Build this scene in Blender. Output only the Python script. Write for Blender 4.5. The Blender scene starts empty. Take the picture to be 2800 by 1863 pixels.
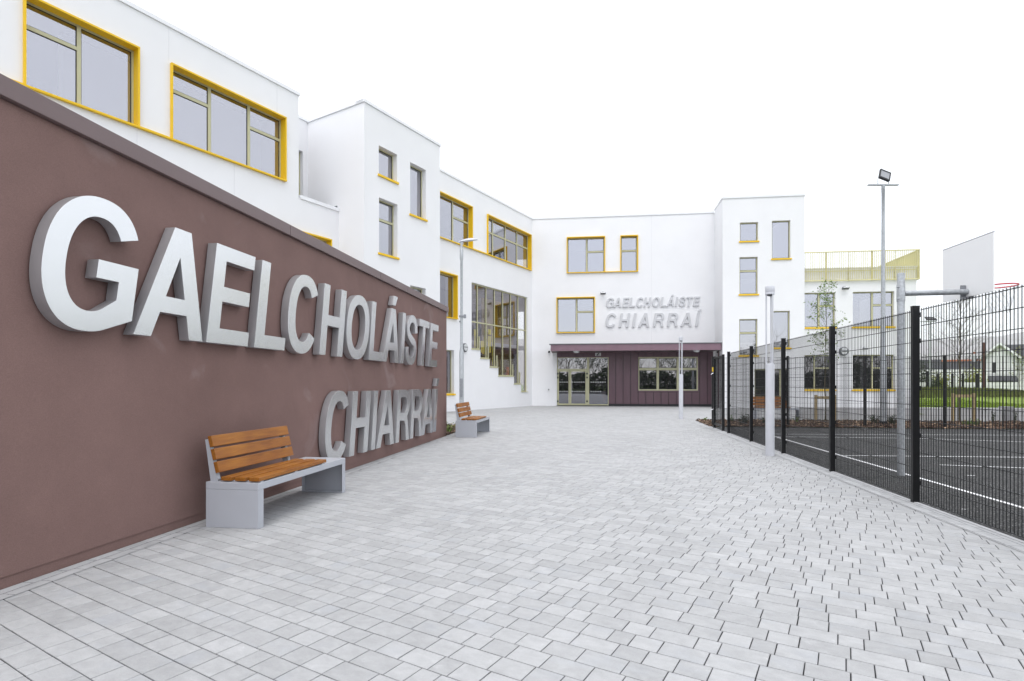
import bpy, bmesh, math, random
from mathutils import Vector, Matrix
random.seed(7)
R = math.radians
SC = bpy.context.scene
COL = SC.collection

# ------------------------------------------------------------------ camera
F_PX, EYE, HOR = 1500.0, 1.5, 1051.0          # focal length in photo pixels, eye height, horizon row
cd = bpy.data.cameras.new('camera')
cam = bpy.data.objects.new('camera', cd); COL.objects.link(cam)
cam.location = (0, 0, EYE); cam.rotation_euler = (R(90), 0, 0)
cd.sensor_width = 36; cd.lens = 36 * F_PX / 2800; cd.shift_y = (HOR - 931.5) / 2800
cd.clip_start = .05; cd.clip_end = 12000
SC.camera = cam

# ------------------------------------------------------------------ world: bright overcast
SUN_EL, SUN_AZ = 64, 186
w = bpy.data.worlds.new('World'); SC.world = w; w.use_nodes = True
nt = w.node_tree; nt.nodes.clear()
out = nt.nodes.new('ShaderNodeOutputWorld')
sky = nt.nodes.new('ShaderNodeTexSky'); sky.sky_type = 'NISHITA'; sky.sun_disc = False
sky.sun_elevation = R(SUN_EL); sky.sun_rotation = R(SUN_AZ)
b1 = nt.nodes.new('ShaderNodeBackground'); b1.inputs[1].default_value = .05
nt.links.new(sky.outputs[0], b1.inputs[0])
tc = nt.nodes.new('ShaderNodeTexCoord'); sep = nt.nodes.new('ShaderNodeSeparateXYZ')
nt.links.new(tc.outputs['Generated'], sep.inputs[0])
cr = nt.nodes.new('ShaderNodeValToRGB')
cr.color_ramp.elements[0].position = 0.0; cr.color_ramp.elements[0].color = (.70, .70, .71, 1)
cr.color_ramp.elements[1].position = 1.0; cr.color_ramp.elements[1].color = (1.0, 1.0, 1.0, 1)
e = cr.color_ramp.elements.new(.3); e.color = (.82, .82, .83, 1)
nt.links.new(sep.outputs[2], cr.inputs[0])
nz = nt.nodes.new('ShaderNodeTexNoise'); nz.inputs['Scale'].default_value = 2.2; nz.inputs['Detail'].default_value = 5
nt.links.new(tc.outputs['Generated'], nz.inputs['Vector'])
mr = nt.nodes.new('ShaderNodeMapRange'); mr.inputs[3].default_value = .9; mr.inputs[4].default_value = 1.08
nt.links.new(nz.outputs[0], mr.inputs[0])
mm = nt.nodes.new('ShaderNodeVectorMath'); mm.operation = 'SCALE'
nt.links.new(cr.outputs[0], mm.inputs[0]); nt.links.new(mr.outputs[0], mm.inputs['Scale'])
b2 = nt.nodes.new('ShaderNodeBackground'); b2.inputs[1].default_value = 1.25
nt.links.new(mm.outputs[0], b2.inputs[0])
ad = nt.nodes.new('ShaderNodeAddShader')
nt.links.new(b1.outputs[0], ad.inputs[0]); nt.links.new(b2.outputs[0], ad.inputs[1])
nt.links.new(ad.outputs[0], out.inputs[0])

sl = bpy.data.lights.new('sun', 'SUN'); sl.energy = .95; sl.angle = R(30); sl.color = (1, .97, .93)
so = bpy.data.objects.new('sun', sl); COL.objects.link(so)
so.rotation_euler = (R(90 - SUN_EL), 0, R(180 - SUN_AZ))
so.location = (0, -20, 40)

SC.view_settings.view_transform = 'Standard'; SC.view_settings.look = 'None'
SC.view_settings.exposure = 0.54; SC.view_settings.gamma = 1
SC.cycles.max_bounces = 8; SC.cycles.transparent_max_bounces = 12

# ------------------------------------------------------------------ materials
def srgb(r, g, b):
    f = lambda c: ((c / 255 + .055) / 1.055) ** 2.4 if c > 10 else c / 255 / 12.92
    return (f(r), f(g), f(b))

def mat(name, col, rough=.6, metal=0.0, var=0.0, vscale=3.0, bump=0.0, bscale=80.0, spec=.5, stretch=None, col2=None):
    m = bpy.data.materials.new(name); m.use_nodes = True
    t = m.node_tree; p = t.nodes['Principled BSDF']
    p.inputs['Base Color'].default_value = (*col, 1)
    p.inputs['Roughness'].default_value = rough; p.inputs['Metallic'].default_value = metal
    p.inputs['Specular IOR Level'].default_value = spec
    co = t.nodes.new('ShaderNodeTexCoord'); vec = co.outputs['Object']
    if stretch:
        mp = t.nodes.new('ShaderNodeMapping'); mp.inputs['Scale'].default_value = stretch
        t.links.new(vec, mp.inputs[0]); vec = mp.outputs[0]
    if var > 0:
        n = t.nodes.new('ShaderNodeTexNoise'); n.inputs['Scale'].default_value = vscale; n.inputs['Detail'].default_value = 6
        n.inputs['Roughness'].default_value = .6
        t.links.new(vec, n.inputs['Vector'])
        r = t.nodes.new('ShaderNodeValToRGB')
        c2 = col2 or tuple(c * (1 - var) for c in col)
        r.color_ramp.elements[0].position = .3; r.color_ramp.elements[0].color = (*c2, 1)
        r.color_ramp.elements[1].position = .7; r.color_ramp.elements[1].color = (*[min(1, c * (1 + var * .5)) for c in col], 1)
        t.links.new(n.outputs[0], r.inputs[0]); t.links.new(r.outputs[0], p.inputs['Base Color'])
    if bump > 0:
        n2 = t.nodes.new('ShaderNodeTexNoise'); n2.inputs['Scale'].default_value = bscale; n2.inputs['Detail'].default_value = 3
        t.links.new(vec, n2.inputs['Vector'])
        bp = t.nodes.new('ShaderNodeBump'); bp.inputs['Strength'].default_value = bump; bp.inputs['Distance'].default_value = .01
        t.links.new(n2.outputs[0], bp.inputs['Height']); t.links.new(bp.outputs[0], p.inputs['Normal'])
    return m

M = {}
M['white'] = mat('white_render', (.80, .80, .815), .9, var=.03, vscale=.6, bump=.12, bscale=160, spec=.2)
M['coping'] = mat('coping_white', (.80, .81, .83), .45, var=.02)
M['yellow'] = mat('yellow_metal', (.80, .505, .003), .42, var=.05, vscale=1.5, spec=.35)
M['frame'] = mat('frame_sage', (.48, .465, .29), .4, var=.04)
M['sage'] = mat('railing_sage', (.66, .61, .32), .45, var=.04)
M['gasket'] = mat('gasket', (.015, .015, .017), .6)
M['bcoping'] = mat('brown_coping', (.155, .108, .108), .45, var=.06, vscale=.8)
M['bench'] = mat('bench_metal', (.42, .435, .475), .38, var=.04, vscale=2, bump=.03, bscale=400)
M['cream_lamp'] = mat('lamp_paint', (.56, .57, .61), .4, var=.05, vscale=5)
M['black'] = mat('fence_black', (.007, .007, .008), .42, var=.2, vscale=9, spec=.3)
M['galv'] = mat('galvanised', (.44, .46, .48), .42, metal=.35, var=.28, vscale=22)
M['galvdk'] = mat('galvanised_bracket', (.27, .28, .30), .5, metal=.4, var=.2, vscale=20)
M['kerb'] = mat('kerb_concrete', (.42, .42, .43), .85, var=.1, vscale=4, bump=.2, bscale=150)
M['conc'] = mat('wall_concrete', (.54, .54, .55), .85, var=.14, vscale=1.5, bump=.2, bscale=90)
M['pier'] = mat('pier_concrete', (.30, .30, .31), .85, var=.14, vscale=2.5)
M['mark'] = mat('marking_paint', (.72, .72, .74), .6, var=.12, vscale=9)
M['dark'] = mat('dark_plinth', (.012, .012, .014), .6)
M['felt'] = mat('roof_felt', (.07, .075, .085), .8, var=.3, vscale=20)
M['stake'] = mat('timber_stake', (.42, .32, .17), .8, var=.3, vscale=12, stretch=(1, 1, .15))
M['bark'] = mat('bark', (.10, .085, .05), .9, var=.4, vscale=25)
M['leafg'] = mat('leaf_green', (.15, .24, .035), .6, var=.5, vscale=3)
M['leafy'] = mat('leaf_yellow', (.30, .32, .04), .6, var=.3, vscale=3)
M['leafd'] = mat('leaf_dark', (.035, .06, .015), .7, var=.5, vscale=3)
M['chip'] = mat('bark_chip', (.115, .068, .045), .9, var=.75, vscale=11)
M['chip2'] = mat('bark_chip_pale', (.34, .235, .155), .9, var=.4, vscale=9)
M['soil'] = mat('soil', (.055, .036, .025), 1, var=.5, vscale=14, bump=.5, bscale=50)
M['slate'] = mat('slate_roof', (.045, .047, .052), .7, var=.3, vscale=4, stretch=(1, 1, 6))
M['tile'] = mat('terracotta', (.5, .17, .08), .8, var=.2)
M['rednet'] = mat('rim_red', (.62, .02, .035), .4)
M['board'] = mat('backboard_white', (.90, .90, .90), .5, var=.02)
M['net'] = mat('net_cord', (.55, .56, .58), .8)
M['interior'] = mat('interior_paint', (.36, .36, .36), .9, var=.05)
M['intdark'] = mat('interior_dark', (.10, .10, .105), .9, var=.1)
M['intyel'] = mat('interior_yellow', (.85, .74, .02), .7)
M['intor'] = mat('interior_orange', (.75, .2, .03), .7)
M['blind'] = mat('blind', (.55, .58, .6), .8)
M['chrome'] = mat('chrome', (.7, .7, .72), .22, metal=1)
M['lens'] = mat('lamp_lens', (.62, .63, .64), .25, spec=.6)
M['lampgrey'] = mat('lamp_body', (.13, .14, .15), .45)
M['tag'] = mat('padlock_yellow', (.8, .55, .02), .5)
M['brick'] = mat('pole_timber', (.085, .035, .03), .85, var=.3, vscale=3)
M['hill'] = mat('hillside', (.24, .22, .23), 1, var=.25, vscale=.006, col2=(.17, .165, .15), stretch=(1, 1, 4))
M['field'] = mat('field', (.10, .15, .03), 1, var=.35, vscale=.05)

# mid-toned wood with grain along local x
def wood(name, c1, c2):
    m = bpy.data.materials.new(name); m.use_nodes = True; t = m.node_tree; p = t.nodes['Principled BSDF']
    co = t.nodes.new('ShaderNodeTexCoord'); mp = t.nodes.new('ShaderNodeMapping'); mp.inputs['Scale'].default_value = (1.3, 14, 14)
    t.links.new(co.outputs['Object'], mp.inputs[0])
    n = t.nodes.new('ShaderNodeTexNoise'); n.inputs['Scale'].default_value = 2.6; n.inputs['Detail'].default_value = 7; n.inputs['Distortion'].default_value = .6
    t.links.new(mp.outputs[0], n.inputs['Vector'])
    n3 = t.nodes.new('ShaderNodeTexNoise'); n3.inputs['Scale'].default_value = 2.2
    t.links.new(co.outputs['Object'], n3.inputs['Vector'])
    mxx = t.nodes.new('ShaderNodeMath'); mxx.operation = 'ADD'
    sc1 = t.nodes.new('ShaderNodeMath'); sc1.operation = 'MULTIPLY'; sc1.inputs[1].default_value = .5
    sc2 = t.nodes.new('ShaderNodeMath'); sc2.operation = 'MULTIPLY'; sc2.inputs[1].default_value = .5
    t.links.new(n.outputs[0], sc1.inputs[0]); t.links.new(n3.outputs[0], sc2.inputs[0])
    t.links.new(sc1.outputs[0], mxx.inputs[0]); t.links.new(sc2.outputs[0], mxx.inputs[1])
    r = t.nodes.new('ShaderNodeValToRGB')
    r.color_ramp.elements[0].position = .36; r.color_ramp.elements[0].color = (*c2, 1)
    r.color_ramp.elements[1].position = .64; r.color_ramp.elements[1].color = (*c1, 1)
    t.links.new(mxx.outputs[0], r.inputs[0]); t.links.new(r.outputs[0], p.inputs['Base Color'])
    p.inputs['Roughness'].default_value = .42; p.inputs['Specular IOR Level'].default_value = .35
    bp = t.nodes.new('ShaderNodeBump'); bp.inputs['Strength'].default_value = .12; bp.inputs['Distance'].default_value = .004
    t.links.new(n.outputs[0], bp.inputs['Height']); t.links.new(bp.outputs[0], p.inputs['Normal'])
    return m
M['wood'] = wood('slat_wood', (.36, .140, .018), (.21, .070, .010))

def brown_render():
    m = mat('brown_render', (.207, .130, .117), .85, var=.15, vscale=.9, spec=.2)
    t = m.node_tree; p = t.nodes['Principled BSDF']; old = p.inputs['Base Color'].links[0].from_socket
    co = t.nodes.new('ShaderNodeTexCoord')
    # fine grain
    g = t.nodes.new('ShaderNodeTexNoise'); g.inputs['Scale'].default_value = 140; g.inputs['Detail'].default_value = 3
    t.links.new(co.outputs['Object'], g.inputs['Vector'])
    mr = t.nodes.new('ShaderNodeMapRange'); mr.inputs[1].default_value = .3; mr.inputs[2].default_value = .7
    mr.inputs[3].default_value = .86; mr.inputs[4].default_value = 1.1
    t.links.new(g.outputs[0], mr.inputs[0])
    s = t.nodes.new('ShaderNodeVectorMath'); s.operation = 'SCALE'
    t.links.new(old, s.inputs[0]); t.links.new(mr.outputs[0], s.inputs['Scale'])
    # pale lime blooms
    b = t.nodes.new('ShaderNodeTexNoise'); b.inputs['Scale'].default_value = 1.15; b.inputs['Detail'].default_value = 7; b.inputs['Distortion'].default_value = .9
    t.links.new(co.outputs['Object'], b.inputs['Vector'])
    r = t.nodes.new('ShaderNodeMapRange'); r.inputs[1].default_value = .63; r.inputs[2].default_value = .8; r.inputs[4].default_value = .55
    t.links.new(b.outputs[0], r.inputs[0])
    mx = t.nodes.new('ShaderNodeMix'); mx.data_type = 'RGBA'
    t.links.new(r.outputs[0], mx.inputs[0]); t.links.new(s.outputs[0], mx.inputs[6]); mx.inputs[7].default_value = (.31, .25, .25, 1)
    t.links.new(mx.outputs[2], p.inputs['Base Color'])
    bp = t.nodes.new('ShaderNodeBump'); bp.inputs['Strength'].default_value = .5; bp.inputs['Distance'].default_value = .003
    t.links.new(g.outputs[0], bp.inputs['Height'])
    w2 = t.nodes.new('ShaderNodeTexNoise'); w2.inputs['Scale'].default_value = 5; w2.inputs['Distortion'].default_value = 1.2
    t.links.new(co.outputs['Object'], w2.inputs['Vector'])
    bp2 = t.nodes.new('ShaderNodeBump'); bp2.inputs['Strength'].default_value = .25; bp2.inputs['Distance'].default_value = .02
    t.links.new(w2.outputs[0], bp2.inputs['Height']); t.links.new(bp.outputs[0], bp2.inputs['Normal'])
    t.links.new(bp2.outputs[0], p.inputs['Normal'])
    return m
M['brown'] = brown_render()

def maroon(name, col):
    return mat(name, col, .4, var=.10, vscale=2.0, spec=.45, stretch=(1, 1, .4))
M['maroon'] = maroon('maroon_cladding', (.125, .068, .085))
M['seam'] = maroon('maroon_seam', (.035, .016, .022))
M['fascia'] = maroon('maroon_fascia', (.20, .12, .15))

def steel():
    m = mat('brushed_steel', (.67, .675, .685), .24, metal=1, var=.0, vscale=30, stretch=(1, 1, .06))
    p = m.node_tree.nodes['Principled BSDF']
    p.inputs['Anisotropic'].default_value = .5
    return m
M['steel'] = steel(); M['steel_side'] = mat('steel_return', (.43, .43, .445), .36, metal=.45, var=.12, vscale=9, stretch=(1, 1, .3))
M['offwhite'] = mat('painted_letter', (.56, .565, .585), .45)

def glass(name='solar_glass', base=.43, tint=.5, k=.45, gc=(.83, .83, .90, 1)):
    m = bpy.data.materials.new(name); m.use_nodes = True; t = m.node_tree; t.nodes.clear()
    o = t.nodes.new('ShaderNodeOutputMaterial')
    g = t.nodes.new('ShaderNodeBsdfGlossy'); g.inputs['Color'].default_value = gc; g.inputs['Roughness'].default_value = .0
    tr = t.nodes.new('ShaderNodeBsdfTransparent'); tr.inputs['Color'].default_value = (tint, tint, tint, 1)
    co = t.nodes.new('ShaderNodeTexCoord')
    n = t.nodes.new('ShaderNodeTexNoise'); n.inputs['Scale'].default_value = .9; n.inputs['Detail'].default_value = 1
    t.links.new(co.outputs['Object'], n.inputs['Vector'])
    bp = t.nodes.new('ShaderNodeBump'); bp.inputs['Strength'].default_value = .05; bp.inputs['Distance'].default_value = .02
    t.links.new(n.outputs[0], bp.inputs['Height']); t.links.new(bp.outputs[0], g.inputs['Normal'])
    fr = t.nodes.new('ShaderNodeLayerWeight'); fr.inputs[0].default_value = .3
    a = t.nodes.new('ShaderNodeMath'); a.operation = 'MULTIPLY_ADD'; a.inputs[1].default_value = k; a.inputs[2].default_value = base
    t.links.new(fr.outputs[0], a.inputs[0])
    mx = t.nodes.new('ShaderNodeMixShader')
    t.links.new(a.outputs[0], mx.inputs[0]); t.links.new(tr.outputs[0], mx.inputs[1]); t.links.new(g.outputs[0], mx.inputs[2])
    t.links.new(mx.outputs[0], o.inputs[0])
    return m
M['glass'] = glass(); M['glass2'] = glass('clear_glass', .26, .3); M['glass3'] = glass('stair_glass', .30, .8, .2, (.80, .76, .80, 1))

def pavers(name, ang, rowh, length, rnd=.55, base=(.425, .428, .433), joint=.0032):
    """courses of random-length concrete blocks; ang = direction of the courses"""
    m = bpy.data.materials.new(name); m.use_nodes = True; t = m.node_tree; p = t.nodes['Principled BSDF']
    def N(k, **kw):
        n = t.nodes.new(k)
        for a, v in kw.items(): setattr(n, a, v)
        return n
    L = t.links.new
    def math_(op, a, b=None, c=None):
        n = N('ShaderNodeMath', operation=op)
        for i, v in enumerate((a, b, c)):
            if v is None: continue
            if isinstance(v, (int, float)): n.inputs[i].default_value = v
            else: L(v, n.inputs[i])
        return n.outputs[0]
    co = N('ShaderNodeTexCoord'); mp = N('ShaderNodeMapping'); mp.vector_type = 'POINT'
    mp.inputs['Rotation'].default_value = (0, 0, -ang)
    L(co.outputs['Object'], mp.inputs[0])
    # wobble so joints are not ruler straight
    wn = N('ShaderNodeTexNoise'); wn.inputs['Scale'].default_value = 30; wn.inputs['Detail'].default_value = 5; wn.inputs['Roughness'].default_value = .7
    L(co.outputs['Object'], wn.inputs['Vector'])
    wsep = N('ShaderNodeSeparateColor'); L(wn.outputs['Color'], wsep.inputs[0])
    s = N('ShaderNodeSeparateXYZ'); L(mp.outputs[0], s.inputs[0])
    x = math_('ADD', s.outputs[0], math_('MULTIPLY_ADD', wsep.outputs[0], .010, -.005))
    y = math_('ADD', s.outputs[1], math_('MULTIPLY_ADD', wsep.outputs[1], .009, -.0045))
    v = math_('DIVIDE', y, rowh); row = math_('FLOOR', v); fy = math_('SUBTRACT', v, row)
    wh = N('ShaderNodeTexWhiteNoise', noise_dimensions='1D'); L(row, wh.inputs['W'])
    W = math_('ADD', math_('DIVIDE', x, length), math_('MULTIPLY_ADD', wh.outputs[0], 37.0, math_('MULTIPLY', row, 51.37)))
    vo = N('ShaderNodeTexVoronoi', voronoi_dimensions='1D', feature='DISTANCE_TO_EDGE'); vo.inputs['Scale'].default_value = 1; vo.inputs['Randomness'].default_value = rnd
    L(W, vo.inputs['W'])
    vc = N('ShaderNodeTexVoronoi', voronoi_dimensions='1D', feature='F1'); vc.inputs['Scale'].default_value = 1; vc.inputs['Randomness'].default_value = rnd
    L(W, vc.inputs['W'])
    dx = math_('MULTIPLY', vo.outputs['Distance'], length * 1.25)
    dy = math_('MULTIPLY', math_('MINIMUM', fy, math_('SUBTRACT', 1.0, fy)), rowh)
    # joint width varies a little
    jn = N('ShaderNodeTexNoise'); jn.inputs['Scale'].default_value = 60; jn.inputs['Detail'].default_value = 2
    L(co.outputs['Object'], jn.inputs['Vector'])
    jw = math_('MULTIPLY_ADD', jn.outputs[0], joint * 2.6, joint * -.1)
    d = math_('MINIMUM', dx, dy)
    mask = N('ShaderNodeMapRange'); L(d, mask.inputs[0]); L(math_('MULTIPLY', jw, .55), mask.inputs[1]); L(math_('MULTIPLY', jw, 1.25), mask.inputs[2])
    # tone of each block
    cs = N('ShaderNodeSeparateColor'); L(vc.outputs['Color'], cs.inputs[0])
    wt = N('ShaderNodeTexWhiteNoise', noise_dimensions='2D')
    cmb = N('ShaderNodeCombineXYZ'); L(cs.outputs[0], cmb.inputs[0]); L(row, cmb.inputs[1]); L(cmb.outputs[0], wt.inputs['Vector'])
    tone = math_('MULTIPLY_ADD', wt.outputs[0], .12, .93)
    n1 = N('ShaderNodeTexNoise'); n1.inputs['Scale'].default_value = 4.5; n1.inputs['Detail'].default_value = 8; n1.inputs['Roughness'].default_value = .62; n1.inputs['Distortion'].default_value = .4
    L(mp.outputs[0], n1.inputs['Vector'])
    n1s = N('ShaderNodeMapping'); n1s.inputs['Scale'].default_value = (1, 2.6, 1); L(mp.outputs[0], n1s.inputs[0]); L(n1s.outputs[0], n1.inputs['Vector'])
    tone2 = math_('MULTIPLY_ADD', n1.outputs[0], .8, .60)
    n2 = N('ShaderNodeTexNoise'); n2.inputs['Scale'].default_value = .45; n2.inputs['Detail'].default_value = 3
    L(co.outputs['Object'], n2.inputs['Vector'])
    tone3 = math_('MULTIPLY_ADD', n2.outputs[0], .22, .89)
    gr = N('ShaderNodeTexNoise'); gr.inputs['Scale'].default_value = 260; gr.inputs['Detail'].default_value = 2
    L(co.outputs['Object'], gr.inputs['Vector'])
    tone4 = math_('MULTIPLY_ADD', gr.outputs[0], .16, .92)
    allt = math_('MULTIPLY', math_('MULTIPLY', tone, tone2), math_('MULTIPLY', tone3, tone4))
    # scuffs / lime bloom
    sc = N('ShaderNodeTexNoise'); sc.inputs['Scale'].default_value = 2.1; sc.inputs['Detail'].default_value = 9; sc.inputs['Roughness'].default_value = .7
    L(co.outputs['Object'], sc.inputs['Vector'])
    sm = N('ShaderNodeMapRange'); L(sc.outputs[0], sm.inputs[0]); sm.inputs[1].default_value = .60; sm.inputs[2].default_value = .78; sm.inputs[4].default_value = .35
    colv = N('ShaderNodeVectorMath', operation='SCALE'); colv.inputs[0].default_value = base; L(allt, colv.inputs['Scale'])
    mxa = N('ShaderNodeMix', data_type='RGBA'); L(sm.outputs[0], mxa.inputs[0]); L(colv.outputs[0], mxa.inputs[6]); mxa.inputs[7].default_value = (.62, .62, .63, 1)
    mxj = N('ShaderNodeMix', data_type='RGBA'); L(mask.outputs[0], mxj.inputs[0]); mxj.inputs[6].default_value = (.035, .035, .04, 1); L(mxa.outputs[2], mxj.inputs[7])
    L(mxj.outputs[2], p.inputs['Base Color'])
    p.inputs['Roughness'].default_value = .8; p.inputs['Specular IOR Level'].default_value = .35
    edge = N('ShaderNodeMapRange', interpolation_type='SMOOTHSTEP'); L(d, edge.inputs[0]); edge.inputs[2].default_value = .012
    tilt = math_('MULTIPLY', wt.outputs[0], .12)
    hgt = math_('ADD', math_('ADD', edge.outputs[0], tilt), math_('MULTIPLY', gr.outputs[0], .10))
    bp = N('ShaderNodeBump'); bp.inputs['Strength'].default_value = .55; bp.inputs['Distance'].default_value = .004
    L(hgt, bp.inputs['Height']); L(bp.outputs[0], p.inputs['Normal'])
    return m

def asphalt():
    m = mat('court_asphalt', (.03, .03, .033), .85, spec=.25)
    t = m.node_tree; p = t.nodes['Principled BSDF']; co = t.nodes.new('ShaderNodeTexCoord')
    v = t.nodes.new('ShaderNodeTexVoronoi'); v.inputs['Scale'].default_value = 90
    t.links.new(co.outputs['Object'], v.inputs['Vector'])
    n = t.nodes.new('ShaderNodeTexNoise'); n.inputs['Scale'].default_value = 1.2; n.inputs['Detail'].default_value = 5
    t.links.new(co.outputs['Object'], n.inputs['Vector'])
    cs = t.nodes.new('ShaderNodeSeparateColor'); t.links.new(v.outputs['Color'], cs.inputs[0])
    a = t.nodes.new('ShaderNodeMath'); a.operation = 'POWER'; a.inputs[1].default_value = 6; t.links.new(cs.outputs[0], a.inputs[0])
    r = t.nodes.new('ShaderNodeMath'); r.operation = 'MULTIPLY_ADD'; r.inputs[1].default_value = .2; t.links.new(a.outputs[0], r.inputs[0])
    q = t.nodes.new('ShaderNodeMath'); q.operation = 'MULTIPLY_ADD'; q.inputs[1].default_value = .022; q.inputs[2].default_value = .008
    t.links.new(n.outputs[0], q.inputs[0]); t.links.new(q.outputs[0], r.inputs[2])
    c = t.nodes.new('ShaderNodeCombineColor')
    for i in range(3): t.links.new(r.outputs[0], c.inputs[i])
    t.links.new(c.outputs[0], p.inputs['Base Color'])
    bp = t.nodes.new('ShaderNodeBump'); bp.inputs['Strength'].default_value = .6; bp.inputs['Distance'].default_value = .004
    t.links.new(v.outputs['Distance'], bp.inputs['Height']); t.links.new(bp.outputs[0], p.inputs['Normal'])
    return m
M['asphalt'] = asphalt()

def grassm():
    m = mat('grass', (.19, .27, .02), .9, var=.3, vscale=1.2, bump=.6, bscale=40, col2=(.13, .19, .018))
    return m
M['grass'] = grassm()
M['rough'] = mat('rough_grass', (.13, .18, .03), .95, var=.5, vscale=3, col2=(.10, .085, .035))

# ------------------------------------------------------------------ mesh helpers
class MB:
    def __init__(s): s.v = []; s.f = []
    def quad(s, a, b, c, d):
        i = len(s.v); s.v += [tuple(a), tuple(b), tuple(c), tuple(d)]; s.f.append((i, i + 1, i + 2, i + 3))
    def poly(s, pts):
        i = len(s.v); s.v += [tuple(p) for p in pts]; s.f.append(tuple(range(i, i + len(pts))))
    def hexa(s, P):     # 8 points: bottom 4, top 4
        i = len(s.v); s.v += [tuple(p) for p in P]
        for q in ((3, 2, 1, 0), (4, 5, 6, 7), (0, 1, 5, 4), (1, 2, 6, 5), (2, 3, 7, 6), (3, 0, 4, 7)):
            s.f.append(tuple(i + k for k in q))
    def box(s, x0, x1, y0, y1, z0, z1):
        s.hexa([(x0, y0, z0), (x1, y0, z0), (x1, y1, z0), (x0, y1, z0), (x0, y0, z1), (x1, y0, z1), (x1, y1, z1), (x0, y1, z1)])
    def prism(s, pts, z0, z1):
        n = len(pts); i = len(s.v)
        s.v += [(p[0], p[1], z0) for p in pts] + [(p[0], p[1], z1) for p in pts]
        s.f.append(tuple(i + k for k in range(n - 1, -1, -1))); s.f.append(tuple(i + n + k for k in range(n)))
        for k in range(n): s.f.append((i + k, i + (k + 1) % n, i + n + (k + 1) % n, i + n + k))
    def tube(s, pts, rad, n=8, cap=True):
        pts = [Vector(p) for p in pts]
        if not isinstance(rad, (list, tuple)): rad = [rad] * len(pts)
        i0 = len(s.v); prev = None
        for k, p in enumerate(pts):
            d = (pts[min(k + 1, len(pts) - 1)] - pts[max(k - 1, 0)]).normalized()
            if prev is None:
                a = Vector((0, 0, 1)) if abs(d.z) < .9 else Vector((1, 0, 0))
                u = d.cross(a).normalized()
            else:
                u = (prev - d * prev.dot(d)).normalized()
            prev = u; vv = d.cross(u)
            for j in range(n):
                t = 2 * math.pi * j / n
                s.v.append(tuple(p + (u * math.cos(t) + vv * math.sin(t)) * rad[k]))
        for k in range(len(pts) - 1):
            for j in range(n):
                a = i0 + k * n + j; b = i0 + k * n + (j + 1) % n
                s.f.append((a, b, b + n, a + n))
        if cap:
            s.f.append(tuple(i0 + j for j in range(n - 1, -1, -1)))
            s.f.append(tuple(i0 + (len(pts) - 1) * n + j for j in range(n)))
    def lathe(s, cx, cy, prof, n=24):
        i0 = len(s.v)
        for r, z in prof:
            for j in range(n):
                t = 2 * math.pi * j / n; s.v.append((cx + r * math.cos(t), cy + r * math.sin(t), z))
        for k in range(len(prof) - 1):
            for j in range(n):
                a = i0 + k * n + j; b = i0 + k * n + (j + 1) % n
                s.f.append((a, b, b + n, a + n))
        s.f.append(tuple(i0 + j for j in range(n - 1, -1, -1)))
        s.f.append(tuple(i0 + (len(prof) - 1) * n + j for j in range(n)))
    def xf(s, Mx): s.v = [tuple(Mx @ Vector(p)) for p in s.v]; return s
    def build(s, name, m, parent=None, smooth=False, bevel=0.0, wn=False):
        me = bpy.data.meshes.new(name); me.from_pydata(s.v, [], s.f); me.materials.append(m)
        if smooth:
            for p in me.polygons: p.use_smooth = True
            try: me.set_sharp_from_angle(angle=R(40))
            except Exception: pass
        me.update()
        o = bpy.data.objects.new(name, me); COL.objects.link(o)
        if parent: o.parent = parent
        if bevel:
            b = o.modifiers.new('bevel', 'BEVEL'); b.width = bevel; b.segments = 2; b.limit_method = 'ANGLE'; b.angle_limit = R(40)
        return o

def pieces(mb, k, name, m, parent, **kw):     # every k vertices of a builder become one object
    out_ = []
    for a in range(0, len(mb.v), k):
        q = MB(); q.v = mb.v[a:a + k]; q.f = [tuple(i - a for i in f) for f in mb.f if a <= f[0] < a + k]
        out_.append(q.build(name, m, parent, **kw))
    return out_
def thing(name, label, cat, loc=(0, 0, 0), rz=0, group=None):
    o = bpy.data.objects.new(name, None); o.empty_display_size = .2; COL.objects.link(o)
    o.location = loc; o.rotation_euler = (0, 0, rz); o['label'] = label; o['category'] = cat
    if group: o['group'] = group
    return o
def tag(o, label, cat, group=None):
    o['label'] = label; o['category'] = cat
    if group: o['group'] = group
    return o
def struct(o): o['kind'] = 'structure'; return o
def dup(root, loc, rz, label, group=None):
    r = root.copy(); COL.objects.link(r); r.location = loc; r.rotation_euler = (0, 0, rz); r['label'] = label
    if group: r['group'] = group
    for c in list(root.children):
        k = c.copy(); COL.objects.link(k); k.parent = r
        for g in c.children:
            h = g.copy(); COL.objects.link(h); h.parent = k
    return r

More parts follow.
